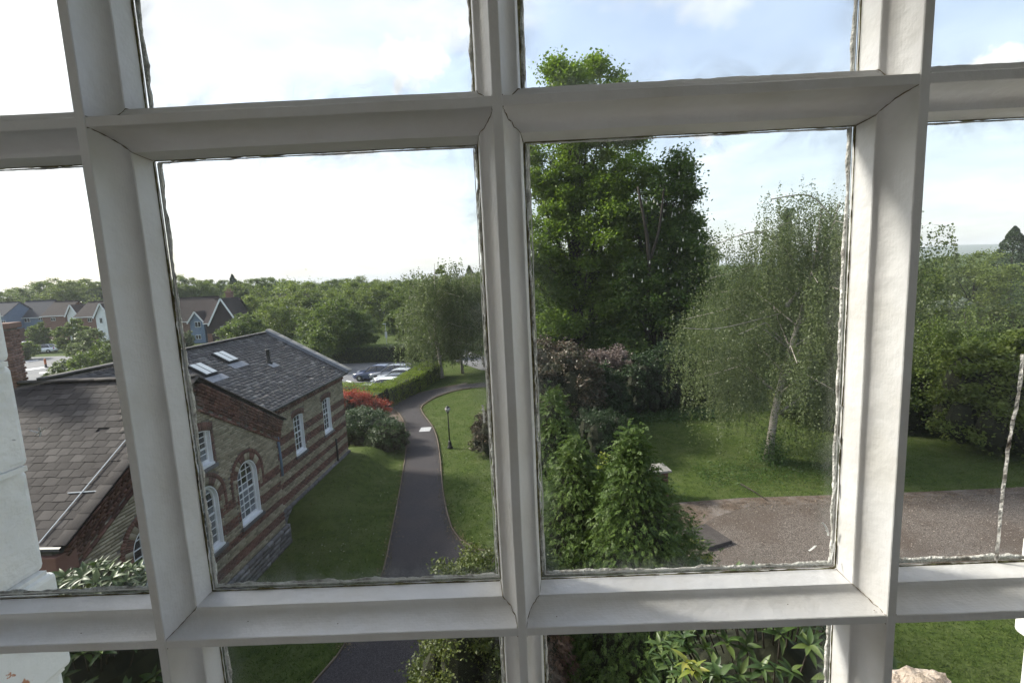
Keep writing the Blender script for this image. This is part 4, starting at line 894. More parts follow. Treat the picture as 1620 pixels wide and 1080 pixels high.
def hedge(name, pts, wd, h, leaf, lm, label, per=900):
    t = empty(name, (pts[0][0], pts[0][1], 0), 0, label, 'hedge'); o = Vector((pts[0][0], pts[0][1], 0)); cs = []; mb = MB()
    for a, b in zip(pts[:-1], pts[1:]):
        a = Vector((*a, 0)) - o; b = Vector((*b, 0)) - o; d = (b - a).normalized(); L = (b - a).length; n_ = Vector((-d.y, d.x, 0))
        k = int(per * L * (2 * h + wd)); s_ = rng.uniform(0, 2 * h + wd, k); l = rng.uniform(-wd * .4, L + wd * .4, k)
        across = np.where(s_ < h, -wd / 2, np.where(s_ > h + wd, wd / 2, s_ - h - wd / 2)); zz = np.where(s_ < h, s_, np.where(s_ > h + wd, 2 * h + wd - s_, h))
        nzv = np.array([noise.noise(Vector((q * 1.3, r_ * 1.3, a.x))) for q, r_ in zip(l[:: 1], s_[:: 1])]) * .16
        across = across * (1 + nzv) + rng.normal(size=k) * .05; zz = zz * (1 + nzv * .35) + rng.normal(size=k) * .045
        cs.append(np.array(a) + np.outer(l, np.array(d)) + np.outer(across, np.array(n_)) + np.outer(zz, [0, 0, 1]))
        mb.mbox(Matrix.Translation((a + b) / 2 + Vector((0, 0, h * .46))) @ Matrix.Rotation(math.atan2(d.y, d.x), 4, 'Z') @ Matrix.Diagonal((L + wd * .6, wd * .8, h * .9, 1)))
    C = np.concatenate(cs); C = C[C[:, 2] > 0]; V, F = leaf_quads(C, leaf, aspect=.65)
    link(bpy.data.objects.new('foliage', np_mesh('foliage', V, F, MT[lm])), t); mb.build('dark_core', MT['core'], t); return t  # added dark box fills the hedge behind its leaf shell
hedge('clipped_hedge', [(-13.6, 37.4), (-9.9, 36.0), (-8.6, 40.8), (-7.7, 46.0)], 1.7, 1.45, .075, 'hedgel', 'long clipped hedge with a bright yellow green top in front of the parked cars', per=420)
hedge('clipped_hedge', [(-13.8, 35.2), (-10.3, 34.6)], 1.6, 1.35, .075, 'hedgel', 'short clipped yellow green hedge beside the far corner of the brick building', per=420)
hedge('dark_hedge', [(-22, 57.5), (-12, 56.5), (-6.5, 56.5)], 2.0, 1.9, .11, 'midl', 'darker hedge running behind the row of parked cars', per=200)
shrub('laurel_bush', (-8.9, 27.2, 0), 1.95, 2.35, 2600, .085, 'laurel', 'big dark rounded laurel bush at the far corner of the brick building', seed=3)
shrub('laurel_bush', (-7.2, 25.9, 0), 1.25, 1.9, 2600, .085, 'laurel', 'lower rounded dark bush bulging over the left edge of the path', seed=5)
shrub('red_shrub', (-10.6, 30.6, 0), 2.3, 2.75, 1500, .09, 'red', 'bright red leaved shrub behind the dark laurel bush', seed=8, ry=1.3)
shrub('yellow_weed', (-9.0, 24.4, 0), .6, .45, 1800, .07, 'yellow', 'small yellow green plant at the foot of the dark laurel bush', seed=2, core=False)
p = at(772, 660, 24.6)
shrub('pinkish_shrub', (p.x + .45, 24.9, 0), 1.5, 3.3, 1500, .13, 'copper', 'leafy shrub with pinkish brown leaves beside the middle glazing bar, on the lawn', seed=12)
shrub('rhododendron', (2.55, 27.6, 0), 3.0, 6.1, 800, .17, 'copper', 'very large dark rhododendron with coppery leaves in front of the lime tree', seed=14, n=12)
shrub('rhododendron', (5.0, 29.0, 0), 2.1, 4.2, 800, .16, 'darkl', 'dark green evergreen shrub right of the coppery rhododendron', seed=15)
shrub('flowering_shrub', (6.6, 33.0, 0), 2.3, 4.7, 900, .15, 'pink', 'shrub covered in faded pinkish white flowers below the chestnut tree', seed=16, n=12)
shrub('yew_bush', (4.3, 23.4, 0), 1.55, 3.0, 1500, .10, 'darkl', 'dark fuzzy conical yew between the rhododendron and the front conifer', seed=18, drop=(0, 0, .6), aspect=.3)
for i, (x, y, rx, h, lb) in enumerate([(8.4, 31.5, 2.2, 4.2, 'dark yew thicket beneath the chestnut, left part'), (11.2, 33.0, 2.6, 4.8, 'dark yew thicket beneath the chestnut, right part next to the weeping birch'), (14.5, 34.5, 2.6, 4.2, 'dark evergreen bushes seen behind the weeping birch trunk')]):
    shrub('yew_thicket', (x, y, 0), rx, h, 500, .16, 'darkl', lb, seed=20 + i, n=10)
V = rng.uniform(0, 1, (2600, 1)); c = np.c_[rng.uniform(6.3, 13, 2600), 29.6 + rng.normal(size=2600) * .7, rng.uniform(.02, .35, 2600)]
V, F = leaf_quads(c, .16, up=.8); tag(link(bpy.data.objects.new('ground_cover', np_mesh('ground_cover', V, F, MT['ivy']))), 'low ivy ground cover along the far edge of the shaded lawn', 'ground cover', kind='stuff')
for i, (x, y, rx, h, m_, lb) in enumerate([(23.6, 22.2, 3.3, 6.3, 'oakl', 'big mounded green shrub at the right edge above the gravel drive'), (20.9, 26.6, 2.7, 4.9, 'midl', 'rounded shrub at the back of the right hand lawn, right pane'), (17.6, 27.6, 2.4, 4.4, 'olive', 'mid green shrub behind the right hand window bar'), (27.5, 28.5, 3.4, 7.4, 'olive', 'tall soft olive green shrub at the right edge behind the mounded one'), (22.6, 31.0, 3.0, 6.6, 'darkl', 'dark tall yew-like shrub in the right pane below the silvery tree')]):
    shrub('large_shrub', (x, y, 0), rx, h, 900, .18, m_, lb, seed=70 + i, n=12)
# brick pier with a stone cap
p = gr(1035, 788); pier = empty('brick_pier', (p.x + .16, p.y + .1, 0), .12, 'short square brick pier with a flat mossy stone cap behind the front conifer', 'pier')
pb = []; z = .04
MB().box(-.30, .30, -.30, .30, 0, 1.18).build('core', MT['mortar'], pier)
while z < 1.16:
    for sdx in range(4):
        for k in range(3): pb.append(Matrix.Rotation(sdx * math.pi / 2, 4, 'Z') @ TRS((.30, -.2 + k * .2 + (.0 if int(z * 13.3) % 2 else .03), z), (.05, .188, .064)))
    z += .0755
for m_ in pb: inst('brick', cubem['rbrick'], pier, m_)
MB().box(-.43, .43, -.43, .43, 1.185, 1.27).build('cap', MT['coping'], pier, bevel=.015); mb = MB(); mb.add([(-.40, -.40, 1.271), (.40, -.40, 1.271), (.40, .40, 1.271), (-.40, .40, 1.271), (0, 0, 1.37)], [(0, 1, 4), (1, 2, 4), (2, 3, 4), (3, 0, 4), (3, 2, 1, 0)]); mb.build('cap_top', MT['coping'], pier)

# ---- cypress trees close to the window
def cypress(loc, h, r, n, leaf, label, seed, key='thuja', power=.8, rmax=None, dead=None, lm=None, fac=1.75):
    t = empty('cypress_tree', loc, 0, label, 'conifer'); g = np.random.default_rng(seed)
    # branch plumes: each plume carries many drooping flat sprays
    k = 24; m = int(n / k); zt = g.uniform(0, 1, m) ** .85; a = g.uniform(0, 2 * math.pi, m)
    env = r * np.minimum(1, ((1 - zt) * fac) ** power) * (1 + .15 * np.sin(a * 3 + zt * 9 + seed) + .10 * np.sin(a * 7 - zt * 23) + g.normal(size=m) * .13)
    P = np.c_[np.cos(a) * env, np.sin(a) * env, zt * h]; O = np.c_[np.cos(a), np.sin(a), np.full(m, .55)]; O /= np.linalg.norm(O, axis=1)[:, None]
    P = np.concatenate([P, [[0, 0, h * 1.0], [.05, 0, h * .985], [-.05, .04, h * .965]]]); O = np.concatenate([O, [[0, 0, 1], [.3, 0, 1], [-.3, .1, 1]]]); m += 3
    off = g.normal(size=(m, k, 3)) * np.array([.12, .12, .17]) * (r / 1.5) ** .5; sp = (P[:, None] + off - O[:, None] * .10).reshape(-1, 3)
    out = np.repeat(O, k, 0); ax = out * np.array([1, 1, .4]) + g.normal(size=out.shape) * .33 + np.array([0, 0, -.42]); ax /= np.linalg.norm(ax, axis=1)[:, None]
    sd = np.cross(ax, out + g.normal(size=out.shape) * .4); sd /= np.linalg.norm(sd, axis=1)[:, None] + 1e-9
    S = len(sp); Vs = []
    for q in range(-3, 4):
        for lv in ((.2, .60), (.65, .48)) if q else ((.45, 1.1),):
            base = sp + ax * (leaf * (lv[0] - .3)); d = ax * math.cos(q * .40) + sd * math.sin(q * .40); L = leaf * lv[1] * (1 - abs(q) * .13) * g.uniform(.75, 1.2, S)[:, None]
            nrm = np.cross(d, np.cross(ax, sd)); wv = leaf * .05
            Vs.append(np.stack([base, base + d * L * .5 + nrm * wv, base + d * L + np.array([0, 0, -.2]) * L * .5, base + d * L * .5 - nrm * wv], 1).reshape(-1, 3))
    V = np.concatenate(Vs); nq = len(V) // 4; mi = None; mats = [MT[key]]
    F = np.arange(4 * nq).reshape(-1, 4)
    if dead is not None:
        mats.append(MT['thujab']); cen = V.reshape(-1, 4, 3).mean(1); mi = (np.linalg.norm(cen - np.array(dead[:3]), axis=1) < dead[3]).astype(np.int32)
    link(bpy.data.objects.new('foliage', np_mesh('foliage', V, F, mats, midx=mi)), t)
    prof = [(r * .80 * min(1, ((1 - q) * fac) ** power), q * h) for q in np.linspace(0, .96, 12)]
    MB().lathe([(.02, -.02)] + prof, 14).build('dark_core', MT['core'], t)  # added solid dark cone closes the gaps behind the sprays
    MB().tube([(0, 0, 0), (0, 0, h * .95)], [.16, .02], 7).build('trunk', MT['bark'], t); return t
cypress((2.26, 9.1, 0), 5.95, 1.68, 24000, .12, 'tall pointed cypress with hanging green sprays, the nearest one, left of the gravel drive', 1, power=1.05, fac=1.85)
cypress((1.22, 9.9, 0), 5.55, 1.5, 16000, .12, 'cypress just behind and left of the nearest pointed one', 2)
cypress((1.78, 9.45, 0), 5.0, 1.25, 9000, .12, 'lower bushy cypress joining the two pointed ones together', 5)
cypress((1.05, 13.0, 0), 6.0, 1.1, 9000, .13, 'narrow greyer cypress right beside the middle glazing bar', 3, power=.6)
cypress((.05, 8.3, 0), 4.7, .80, 9000, .12, 'slim bright cypress with a dead brown patch low down, behind the middle bar', 4, dead=(.1, -.75, 2.4, .85), power=.5)
shrub('bright_shrub', (2.9, 13.6, 0), 1.2, 4.35, 1500, .10, 'yellow', 'bright green leafy shrub between the two cypresses', seed=31, n=10)
shrub('olive_shrub', (-.85, 8.35, 0), 1.45, 4.65, 3300, .058, 'olive', 'olive green small leaved shrub at the bottom of the left big pane, beside the path', cat='shrub', seed=33, n=14)
shrub('olive_shrub', (-1.25, 6.9, 0), .95, 3.15, 3300, .055, 'olive', 'lower part olive shrub nearest the window under the lower glazing bar', seed=34, n=12)
shrub('yellow_shrub', (3.95, 9.9, 0), .85, 3.35, 1100, .16, 'yellow', 'yellow green long leaved shrub at the right foot of the nearest cypress', seed=35, aspect=.25, n=8)

# ---- magnolias with big leaves that can be told apart
def leaf_mesh(name, m, L=.17, W=.062, cup=.012, bend=.03):
    V = []; F = []; n = 7
    for i in range(n):
        t = i / (n - 1); w_ = W / 2 * math.sin(math.pi * (t ** .8)) + .001; z = -bend * t * t * 2
        V += [(-w_, t * L, z + cup * w_ / W * 2), (0, t * L, z), (w_, t * L, z + cup * w_ / W * 2)]
    for i in range(n - 1): a = i * 3; F += [(a, a + 1, a + 4, a + 3), (a + 1, a + 2, a + 5, a + 4)]
    return np_mesh(name, V, F, m, smooth=True)
LM = [leaf_mesh('magnolia_leaf', MT['magn'], .18 * a, .064 * a, .014, b) for a, b in ((1, .02), (.85, .05), (1.1, .035))]
LMY = [leaf_mesh('yellow_leaf', MT['magy'], .17 * a, .06 * a, .014, b) for a, b in ((1, .03), (.85, .05))]
def magnolia(name, loc, rx, ry, h, tips, label, seed, scale=1.0, yel=.06, top_only=.35, extra_tips=()):
    t = empty(name, loc, 0, label, 'shrub'); random.seed(seed); ms = []; st = MB()
    st.tube([(0, 0, 0), (.05, 0, h * .5), (0, .05, h * .8)], [.09, .06, .03], 6)
    T_ = list(extra_tips)
    for i in range(tips):
        a = i * 2.39996; q_ = (i + .5) / tips; k = min(1, math.sqrt(q_) * 1.25); z = h * (1 - .12 * k * k) - max(0, q_ - .5) * 2 * h * top_only + random.uniform(-.12, .12); k *= random.uniform(.9, 1.1)
        T_.append((rx * k * math.cos(a), ry * k * math.sin(a), z, yel))
    for (x, y, z, yl) in T_:
        st.tube([(x * .8, y * .8, z - .35), (x, y, z)], [.009, .005], 4, False)
        n = random.randint(7, 10); yy = random.random() < yl; ph = random.random() * 6
        tilt = Matrix.Rotation(random.uniform(-.4, .4), 4, 'X') @ Matrix.Rotation(random.uniform(-.4, .4), 4, 'Y')
        for k in range(n):
            el = (.15 + .75 * k / n) + random.uniform(-.12, .12)
            m_ = Matrix.Translation((x, y, z - .03 * (n - k) / n)) @ tilt @ Matrix.Rotation(ph + k * 2.4, 4, 'Z') @ Matrix.Rotation(el, 4, 'X') @ Matrix.Rotation(random.uniform(-.3, .3), 4, 'Y') @ Matrix.Scale(scale * random.uniform(.75, 1.15), 4)
            ms.append((m_, (LMY if yy else LM), random.randrange(2)))
    L0 = Vector(loc); ms.sort(key=lambda q: ((L0 + q[0].translation) - CAM).length - (1.0 if q[0].translation.z > h * .8 else 0))
    for m_, lst, k in ms[:290]: inst('leaf', lst[k], t, m_)
    rest = ms[290:]
    if rest:
        VV = []; FF = []; mi = []; o_ = 0
        for m_, lst, k in rest:
            me = lst[k]; co = np.array([v.co[:] for v in me.vertices]); A = np.array(m_); VV.append(co @ A[:3, :3].T + A[:3, 3]); fs = np.array([p_.vertices[:] for p_ in me.polygons]); FF.append(fs + o_); o_ += len(co); mi += [1 if lst is LMY else 0] * len(fs)
        tag(link(bpy.data.objects.new('leaves', np_mesh('leaves', np.concatenate(VV), np.concatenate(FF), [MT['magn'], MT['magy']], True, mi)), t), kind='stuff')
    st.build('branches', MT['bark'], t); MB().lathe([(.05, 0), (rx * .6, h * .35), (rx * .78, h * .6), (rx * .72, h * .84), (.05, h * .93)], 12).build('dark_core', MT['core'], t)  # the lathe is an added dark filler behind the leaves
    return t
p = at(1086, 1046, 3.6)
magnolia('magnolia_shrub', (2.35, 4.15, 0), 1.15, .95, 6.15, 230, 'big leaved magnolia just below the window at the bottom, under the right big pane', 5, .82, .0, .30, [(p.x - 2.35, p.y - 4.15, p.z, 1.0), (p.x - 2.26, p.y - 4.1, p.z - .12, 1.0)])
magnolia('magnolia_shrub', (-5.45, 5.5, 0), 1.15, 1.0, 5.75, 330, 'glossy magnolia with whorled leaves in front of the near gable at the lower left', 6, .95, .10, .55)

# ---- birches
def birch(loc, h, r, strands, per, leaf, label, seed, lean=(0, 0), trunk_r=.16, zlo=.08, group=None, name='birch_tree', limbs=(), bark='bbark', lm='birchl', pale=False):
    t = empty(name, loc, 0, label, 'tree', group); random.seed(seed); g = np.random.default_rng(seed); mb = MB()
    pts = [Vector((lean[0] * q + .18 * math.sin(q * 6 + seed), lean[1] * q + .1 * math.cos(q * 5), h * .96 * q)) for q in np.linspace(0, 1, 12)]
    mb.tube(pts, [trunk_r * (1.3 if i == 0 else 1 - .88 * i / 11) for i in range(12)], 8); starts = []
    tips = []
    for i in range(30):
        q = .25 + .70 * (i / 30); b = pts[int(q * 11)]; a = i * 2.4 + random.uniform(-.3, .3); L = r * (1.15 - .75 * abs(q - .45) * 1.3) * random.uniform(.7, 1.05)
        m1 = b + Vector((math.cos(a) * L * .5, math.sin(a) * L * .5, L * .42)); e = b + Vector((math.cos(a) * L, math.sin(a) * L, L * .30)); 
        mb.tube([b, m1, e], [trunk_r * .38 * (1.1 - q), trunk_r * .2 * (1.1 - q), .012], 5, False); tips.append((b, m1, e))
    for (a0, a1, a2, rr) in limbs: mb.tube(smooth_line([a0, a1, a2], 4), rr, 6, False); tips.append((Vector(a0), Vector(a1), Vector(a2)))
    cs = []
    for i in range(strands):
        b, m1, e = tips[int(g.integers(len(tips)))]; q = g.uniform(.25, 1.05); s0 = (b.lerp(m1, q * 2) if q < .5 else m1.lerp(e, q * 2 - 1)) + Vector(g.normal(size=3) * .35 * (r / 4))
        L = min(s0.z - h * zlo, g.uniform(.3, 1) * h * .30); 
        if L < .2: continue
        if pale and s0.y < .3 and -.2 < s0.x < .75 and s0.z - L < 4.6:
            L = max(.2, s0.z - 4.6 + .9 * g.random())
            if s0.z < 4.8: continue
        nn = int(per * L) + 2; zz = g.uniform(0, 1, nn); cs.append(np.c_[s0.x + (s0.x) * .10 * zz * g.uniform(-.3, 1) + g.normal(size=nn) * .055, s0.y + g.normal(size=nn) * .055 + .1 * zz * s0.y, s0.z - zz * L])
    V, F = leaf_quads(np.concatenate(cs), leaf, drop=(0, 0, -.8), aspect=.75)
    link(bpy.data.objects.new('crown', np_mesh('crown', V, F, MT[lm])), t)
    mb.build('trunk', MT[bark], t, smooth=True); return t
birch((11.9, 21.9, 0), 12.2, 4.3, 4300, 18, .076, 'weeping silver birch with pale trunk standing behind the gravel drive', 3, lean=(2.2, .3), trunk_r=.20, zlo=.03, pale=True,
      limbs=[((.6, 0, 7.3), (2.2, .2, 9.3), (3.0, .2, 11.9), [.12, .08, .07, .06, .05, .04, .03, .02, .01]), ((.9, 0, 9.4), (-.6, .1, 10.7), (-2.6, .2, 10.2), [.08, .07, .06, .05, .04, .03, .02, .02, .01]), ((2.6, .1, 11.2), (1.6, .2, 12.2), (-.1, .2, 12.1), [.03] * 9), ((1.2, 0, 5.3), (3.2, -.2, 6.3), (5.0, -.3, 6.2), [.028] * 9), ((.3, 0, 7.0), (-2.5, -.3, 6.5), (-4.2, -.4, 6.6), [.02] * 9)])
c = np.c_[12.0 + rng.normal(size=2600) * .38, 21.8 + rng.normal(size=2600) * .3, np.abs(rng.normal(size=2600)) * .75 + .02]; V, F = leaf_quads(c, .09)
tag(link(bpy.data.objects.new('ivy_clump', np_mesh('ivy_clump', V, F, MT['ivy']))), 'ivy and brambles growing round the foot of the pale birch trunk', 'ivy', kind='stuff')
c = np.c_[rng.uniform(8, 17, 5200), 20.6 + rng.normal(size=5200) * .9, np.abs(rng.normal(size=5200)) * .12 + .01]; V, F = leaf_quads(c, .07)
tag(link(bpy.data.objects.new('rough_grass', np_mesh('rough_grass', V, F, MT['ivy']))), 'rough weedy grass under the weeping birch beside the drive', 'weeds', kind='stuff')
mb = MB(); mb.tube([gr(1172, 765, .1), gr(1195, 778, .25), gr(1215, 792, .06)], [.03, .025, .01], 5); o = mb.build('fallen_branch', MT['bbark']); o.data.materials[0] = MT['bark']; tag(o, 'thin fallen branch lying on the grass under the birch', 'branch')
birch((-7.0, 45.2, 0), 11.2, 3.6, 1500, 9, .15, 'bushy grey green weeping birch on the lawn beyond the curve of the path', 8, zlo=.10, trunk_r=.17)
birch((-5.1, 47.0, 0), 10.2, 3.2, 1000, 9, .15, 'second birch close behind and right of the bushy one', 9, zlo=.14, trunk_r=.14, lean=(.5, 0))
birch((-2.9, 50.0, 0), 11.0, 3.2, 900, 8, .16, 'birch with two leaning trunks at the left edge of the middle glazing bar', 10, zlo=.24, trunk_r=.12, lean=(-1.0, 0))
birch((23.6, 24.8, 0), 6.6, 3.0, 1500, 14, .10, 'low weeping tree over the lawn right of the right hand bar', 11, zlo=.10, trunk_r=.10, bark='bark', lm='midl')
birch((23.4, 28.5, 0), 13.2, 2.6, 420, 11, .13, 'thin airy tree with reddish leaves rising beside the right hand bar', 12, zlo=.30, trunk_r=.10, bark='bark')

# ---- the two great trees
def px_lobes(lst, Y, loc):
    out = []
    for (a, b, rp) in lst:
        p = at(a, b, Y + random.uniform(-2.2, 2.2)); r_ = rp * Y / 765; out.append((p.x - loc[0], p.y - loc[1], p.z, r_, r_ * .85))
    return out
random.seed(21); lc = (5.6, 41.0, 0)
LB = px_lobes([(900, 138, 38), (940, 128, 34), (880, 172, 42), (955, 178, 42), (915, 215, 46), (868, 245, 40), (985, 238, 36), (935, 268, 44), (880, 300, 42), (1000, 285, 34), (950, 330, 40), (865, 355, 36), (905, 385, 44), (985, 355, 38), (872, 430, 44), (935, 440, 48), (990, 425, 36), (865, 500, 50), (930, 510, 54), (985, 495, 42), (900, 560, 50), (845, 300, 30), (842, 400, 32), (848, 540, 36), (905, 305, 40), (950, 380, 42), (890, 340, 38), (965, 310, 36), (850, 450, 34), (900, 460, 44), (960, 480, 40)], 41, lc)
t = tree('lime_tree', lc, 27, 6, 0, 1150, .26, 'lime', seed=31, label='tallest tree, a lime with several dark stems and light gaps, in the right big pane', lobes=LB, tr=.42, cl=.95)
for (b, m_, e) in (((0, 0, 2), (-.9, 0, 9), (-2.6, .3, 19)), ((.2, 0, 2), (.4, .3, 10), (-.5, 0, 24)), ((.3, 0, 2), (1.8, -.3, 9), (3.0, 0, 17)), ((.1, 0, 2), (2.6, .4, 8), (4.0, .2, 13)), ((-.2, 0, 2), (-2.4, .3, 7), (-4.2, 0, 14))):
    MB().tube(smooth_line([b, m_, e], 5), [.24 - .02 * i for i in range(11)], 7, False).build('stem', MT['bark'], t, smooth=True)
lc = (11.2, 38.5, 0)
LB = px_lobes([(1066, 268, 26), (1078, 300, 28), (1058, 320, 30), (1072, 360, 32), (1046, 370, 32), (1020, 370, 30), (1082, 405, 32), (1048, 420, 34), (1098, 450, 34), (1112, 415, 26), (1110, 460, 28), (1046, 305, 20), (1088, 345, 22), (1058, 345, 22), (1030, 340, 20), (1094, 385, 26), (1066, 400, 30), (1032, 395, 28), (1090, 430, 30), (1050, 445, 38), (1010, 440, 32), (1090, 475, 34), (1055, 500, 44), (1010, 500, 42), (1078, 520, 40), (1040, 545, 44), (1000, 550, 36), (1100, 500, 24), (965, 540, 34), (1040, 470, 36)], 38.5, lc)
t = tree('horse_chestnut', lc, 20, 5, 0, 1150, .25, 'chest', seed=33, label='dark horse chestnut with white flower candles and a sawn off bough, right of the lime', lobes=LB, tr=.42, cl=.75, lean=(-.9, 0))
for (b, m_, e, r0) in (((-.6, -1.2, 5), (-.9, -2.6, 10.5), (-1.7, -2.8, 15.2), .20), ((-.9, -2.3, 9.5), (-.2, -2.7, 12), (.2, -2.7, 15.0), .14)):
    MB().tube(smooth_line([b, m_, e], 5), [r0 * (1 - .06 * i) for i in range(11)], 8).build('bough', MT['bark'], t, smooth=True)
cd_ = lobed(LB, 1.0, .2, .5); cd_ = cd_[:: max(1, len(cd_) // 300)]; mb = MB()
for c in cd_[:330]:
    d = Vector((c[0], c[1] - 3, .0)); mb.lathe([(.055, 0), (.045, .10), (.012, .24)], 5, (c[0] * 1.03, c[1] - .25, c[2] + .12))
mb.build('flower_candles', MT['candle'], t)['kind'] = 'stuff'
# ---- other trees: (x px, top y px, distance, width px, leaf material, label)
TR = [
 (114, 508, 72, 50, 'midl', 'mid green tree among the houses at the far left, beside the white gable'), (140, 522, 52, 62, 'birchl', 'light yellow green tree above the slate ridge at the far left'),
 (150, 550, 42, 80, 'midl', 'bushy green tree rising right behind the near ridge at the left bar'), (60, 512, 84, 34, 'midl', 'dark green tree in front of the blue grey boarded house at the far left'), (38, 553, 74, 40, 'midl', 'small round tree beside the cars at the far left'), (96, 572, 44, 50, 'birchl', 'low leafy tree just over the slate ridge, far left'),
 (292, 524, 72, 30, 'birchl', 'small light tree left of the little blue grey gable'), (340, 552, 50, 60, 'midl', 'low green tree over the ridge of the brick building above its skylights'), (270, 528, 60, 26, 'midl', 'small tree at the left edge of the left big pane below the brown roofs'),
 (400, 462, 92, 84, 'oakl', 'bushy tree right of the house chimney'), (385, 500, 62, 80, 'midl', 'leafy tree directly above the roof peak of the brick building, left side'), (445, 476, 72, 92, 'oakl', 'broad green tree behind the peak of the brick building roof'),
 (478, 452, 100, 80, 'oakl', 'rounded mid distance tree, upper centre of the left pane'), (520, 476, 58, 104, 'midl', 'big dense tree behind the far end of the brick building'), (562, 492, 60, 70, 'midl', 'darker tree overhanging the left end of the car park'),
 (545, 452, 96, 84, 'oakl', 'round headed tree beyond the car park'), (598, 448, 92, 82, 'oakl', 'tall light green tree behind the lamp column'), (640, 452, 88, 74, 'midl', 'green tree behind the lamp column on its right'),
 (628, 490, 78, 50, 'midl', 'darker smaller tree at the roadside beyond the cars'), (722, 440, 66, 80, 'oakl', 'taller tree showing above the birches near the middle bar'), (765, 428, 70, 60, 'oakl', 'tree whose top meets the middle bar'), (690, 426, 64, 44, 'oakl', 'spiky topped tree rising above the bushy birch'), (500, 520, 52, 60, 'midl', 'low spreading tree by the roof edge of the brick building'),
 (1160, 452, 58, 90, 'midl', 'green tree behind the weeping birch, left side'), (1240, 440, 60, 110, 'midl', 'broad tree behind the weeping birch, centre'), (1310, 455, 56, 80, 'oakl', 'light tree behind the weeping birch at the right bar'), (1215, 520, 44, 90, 'darkl', 'dark low tree behind the pale birch trunk'),
 (1546, 399, 58, 138, 'oakl', 'large bright green rounded tree in the right pane'), (1460, 430, 62, 80, 'midl', 'green tree touching the right hand bar below the distant hill'), (1508, 474, 44, 76, 'silver', 'silvery leaved tree below the large bright green one'),
 (1488, 498, 36, 90, 'darkl', 'dark dense yew in the right pane'), (1600, 492, 30, 130, 'midl', 'tall soft green shrubby tree at the right edge of the photo'), (1540, 560, 27, 100, 'darkl', 'dark bushy tree at the back of the right hand lawn'), (1600, 590, 24, 120, 'midl', 'leafy tree at the right edge over the gravel drive'),
 (1430, 560, 30, 90, 'midl', 'tree hidden partly by the right hand bar'), (1390, 470, 50, 90, 'midl', 'tree standing behind the right hand bar'), (820, 470, 60, 80, 'midl', 'tree just behind the middle bar beside the lime')]
protos = {}
for i, (px, py, D, wp, lm, lb) in enumerate(TR):
    P = at(px, py, D); h = max(2.5, P.z); r_ = wp * D / 765 / 2
    leaf = .10 + D * .0022; n_l = 11; per = min(900, 26000 / (n_l * (r_ * .36) ** 2 * 1.6 + .1) * (.55 if D > 70 else .8) * (1.3 if r_ > 3 else .7))
    wide = min(.48, max(.30, .42)); random.seed(i)
    t = tree('broadleaf_tree' if lm not in ('darkl',) else 'yew_tree', (P.x, D, 0), h, r_, n_l, per, leaf, lm, seed=50 + i, label=lb, zc=.50, zr=.52, cl=max(.22, r_ * .14))
def fir(loc, h, r, label, n=15000, leaf=.32):
    t = empty('fir_tree', loc, 0, label, 'conifer'); zt = rng.uniform(.12, 1, n) ** .9; a = rng.uniform(0, 6.28, n); tier = .72 + .28 * np.abs(np.sin(zt * 34 + a * .5)); rr = r * (1 - zt) ** .75 * tier * rng.uniform(.4, 1, n) ** .4
    V, F = leaf_quads(np.c_[np.cos(a) * rr, np.sin(a) * rr, zt * h - rr * .12], leaf, aspect=.35, drop=(0, 0, -.3)); link(bpy.data.objects.new('foliage', np_mesh('foliage', V, F, MT['darkl'])), t); MB().tube([(0, 0, 0), (0, 0, h * .97)], [.35, .03], 7).build('trunk', MT['bark'], t); return t
P = at(367, 434, 140); fir((P.x, 140, 0), P.z, 4.2, 'dark pointed fir standing out of the skyline above the house chimney', 5000, .5)
P = at(742, 420, 120); fir((P.x, 120, 0), P.z, 4.6, 'dark pine showing above the birches against the middle bar', 4000, .5)
# dark fir at the right edge
P = at(1606, 358, 66); t = empty('fir_tree', (P.x, 66, 0), 0, 'dark fir with tiered branches at the top right edge', 'conifer')
n = 15000; zt = rng.uniform(.12, 1, n) ** .9; a = rng.uniform(0, 6.28, n); tier = .72 + .28 * np.abs(np.sin(zt * 34 + a * .5)); rr = 5.6 * (1 - zt) ** .75 * tier * rng.uniform(.4, 1, n) ** .4
V, F = leaf_quads(np.c_[np.cos(a) * rr, np.sin(a) * rr, zt * P.z - rr * .12], .32, aspect=.35, drop=(0, 0, -.3)); link(bpy.data.objects.new('foliage', np_mesh('foliage', V, F, MT['darkl'])), t); MB().tube([(0, 0, 0), (0, 0, P.z * .97)], [.35, .03], 7).build('trunk', MT['bark'], t)
P = at(1246, 330, 58); t = empty('ivy_clad_snag', (P.x, 58, 0), 0, 'narrow ivy covered dead trunk poking above the trees behind the birch', 'tree')
n = 6000; zt = rng.uniform(.1, 1, n); a = rng.uniform(0, 6.28, n); rr = 1.1 * (1 + .3 * np.sin(zt * 40)) * (1.15 - zt) ** .4 * rng.uniform(.5, 1, n)
V, F = leaf_quads(np.c_[np.cos(a) * rr, np.sin(a) * rr, zt * P.z], .2); link(bpy.data.objects.new('foliage', np_mesh('foliage', V, F, MT['ivy'])), t); MB().tube([(0, 0, 0), (0, 0, P.z)], [.4, .15], 7).build('trunk', MT['bark'], t)
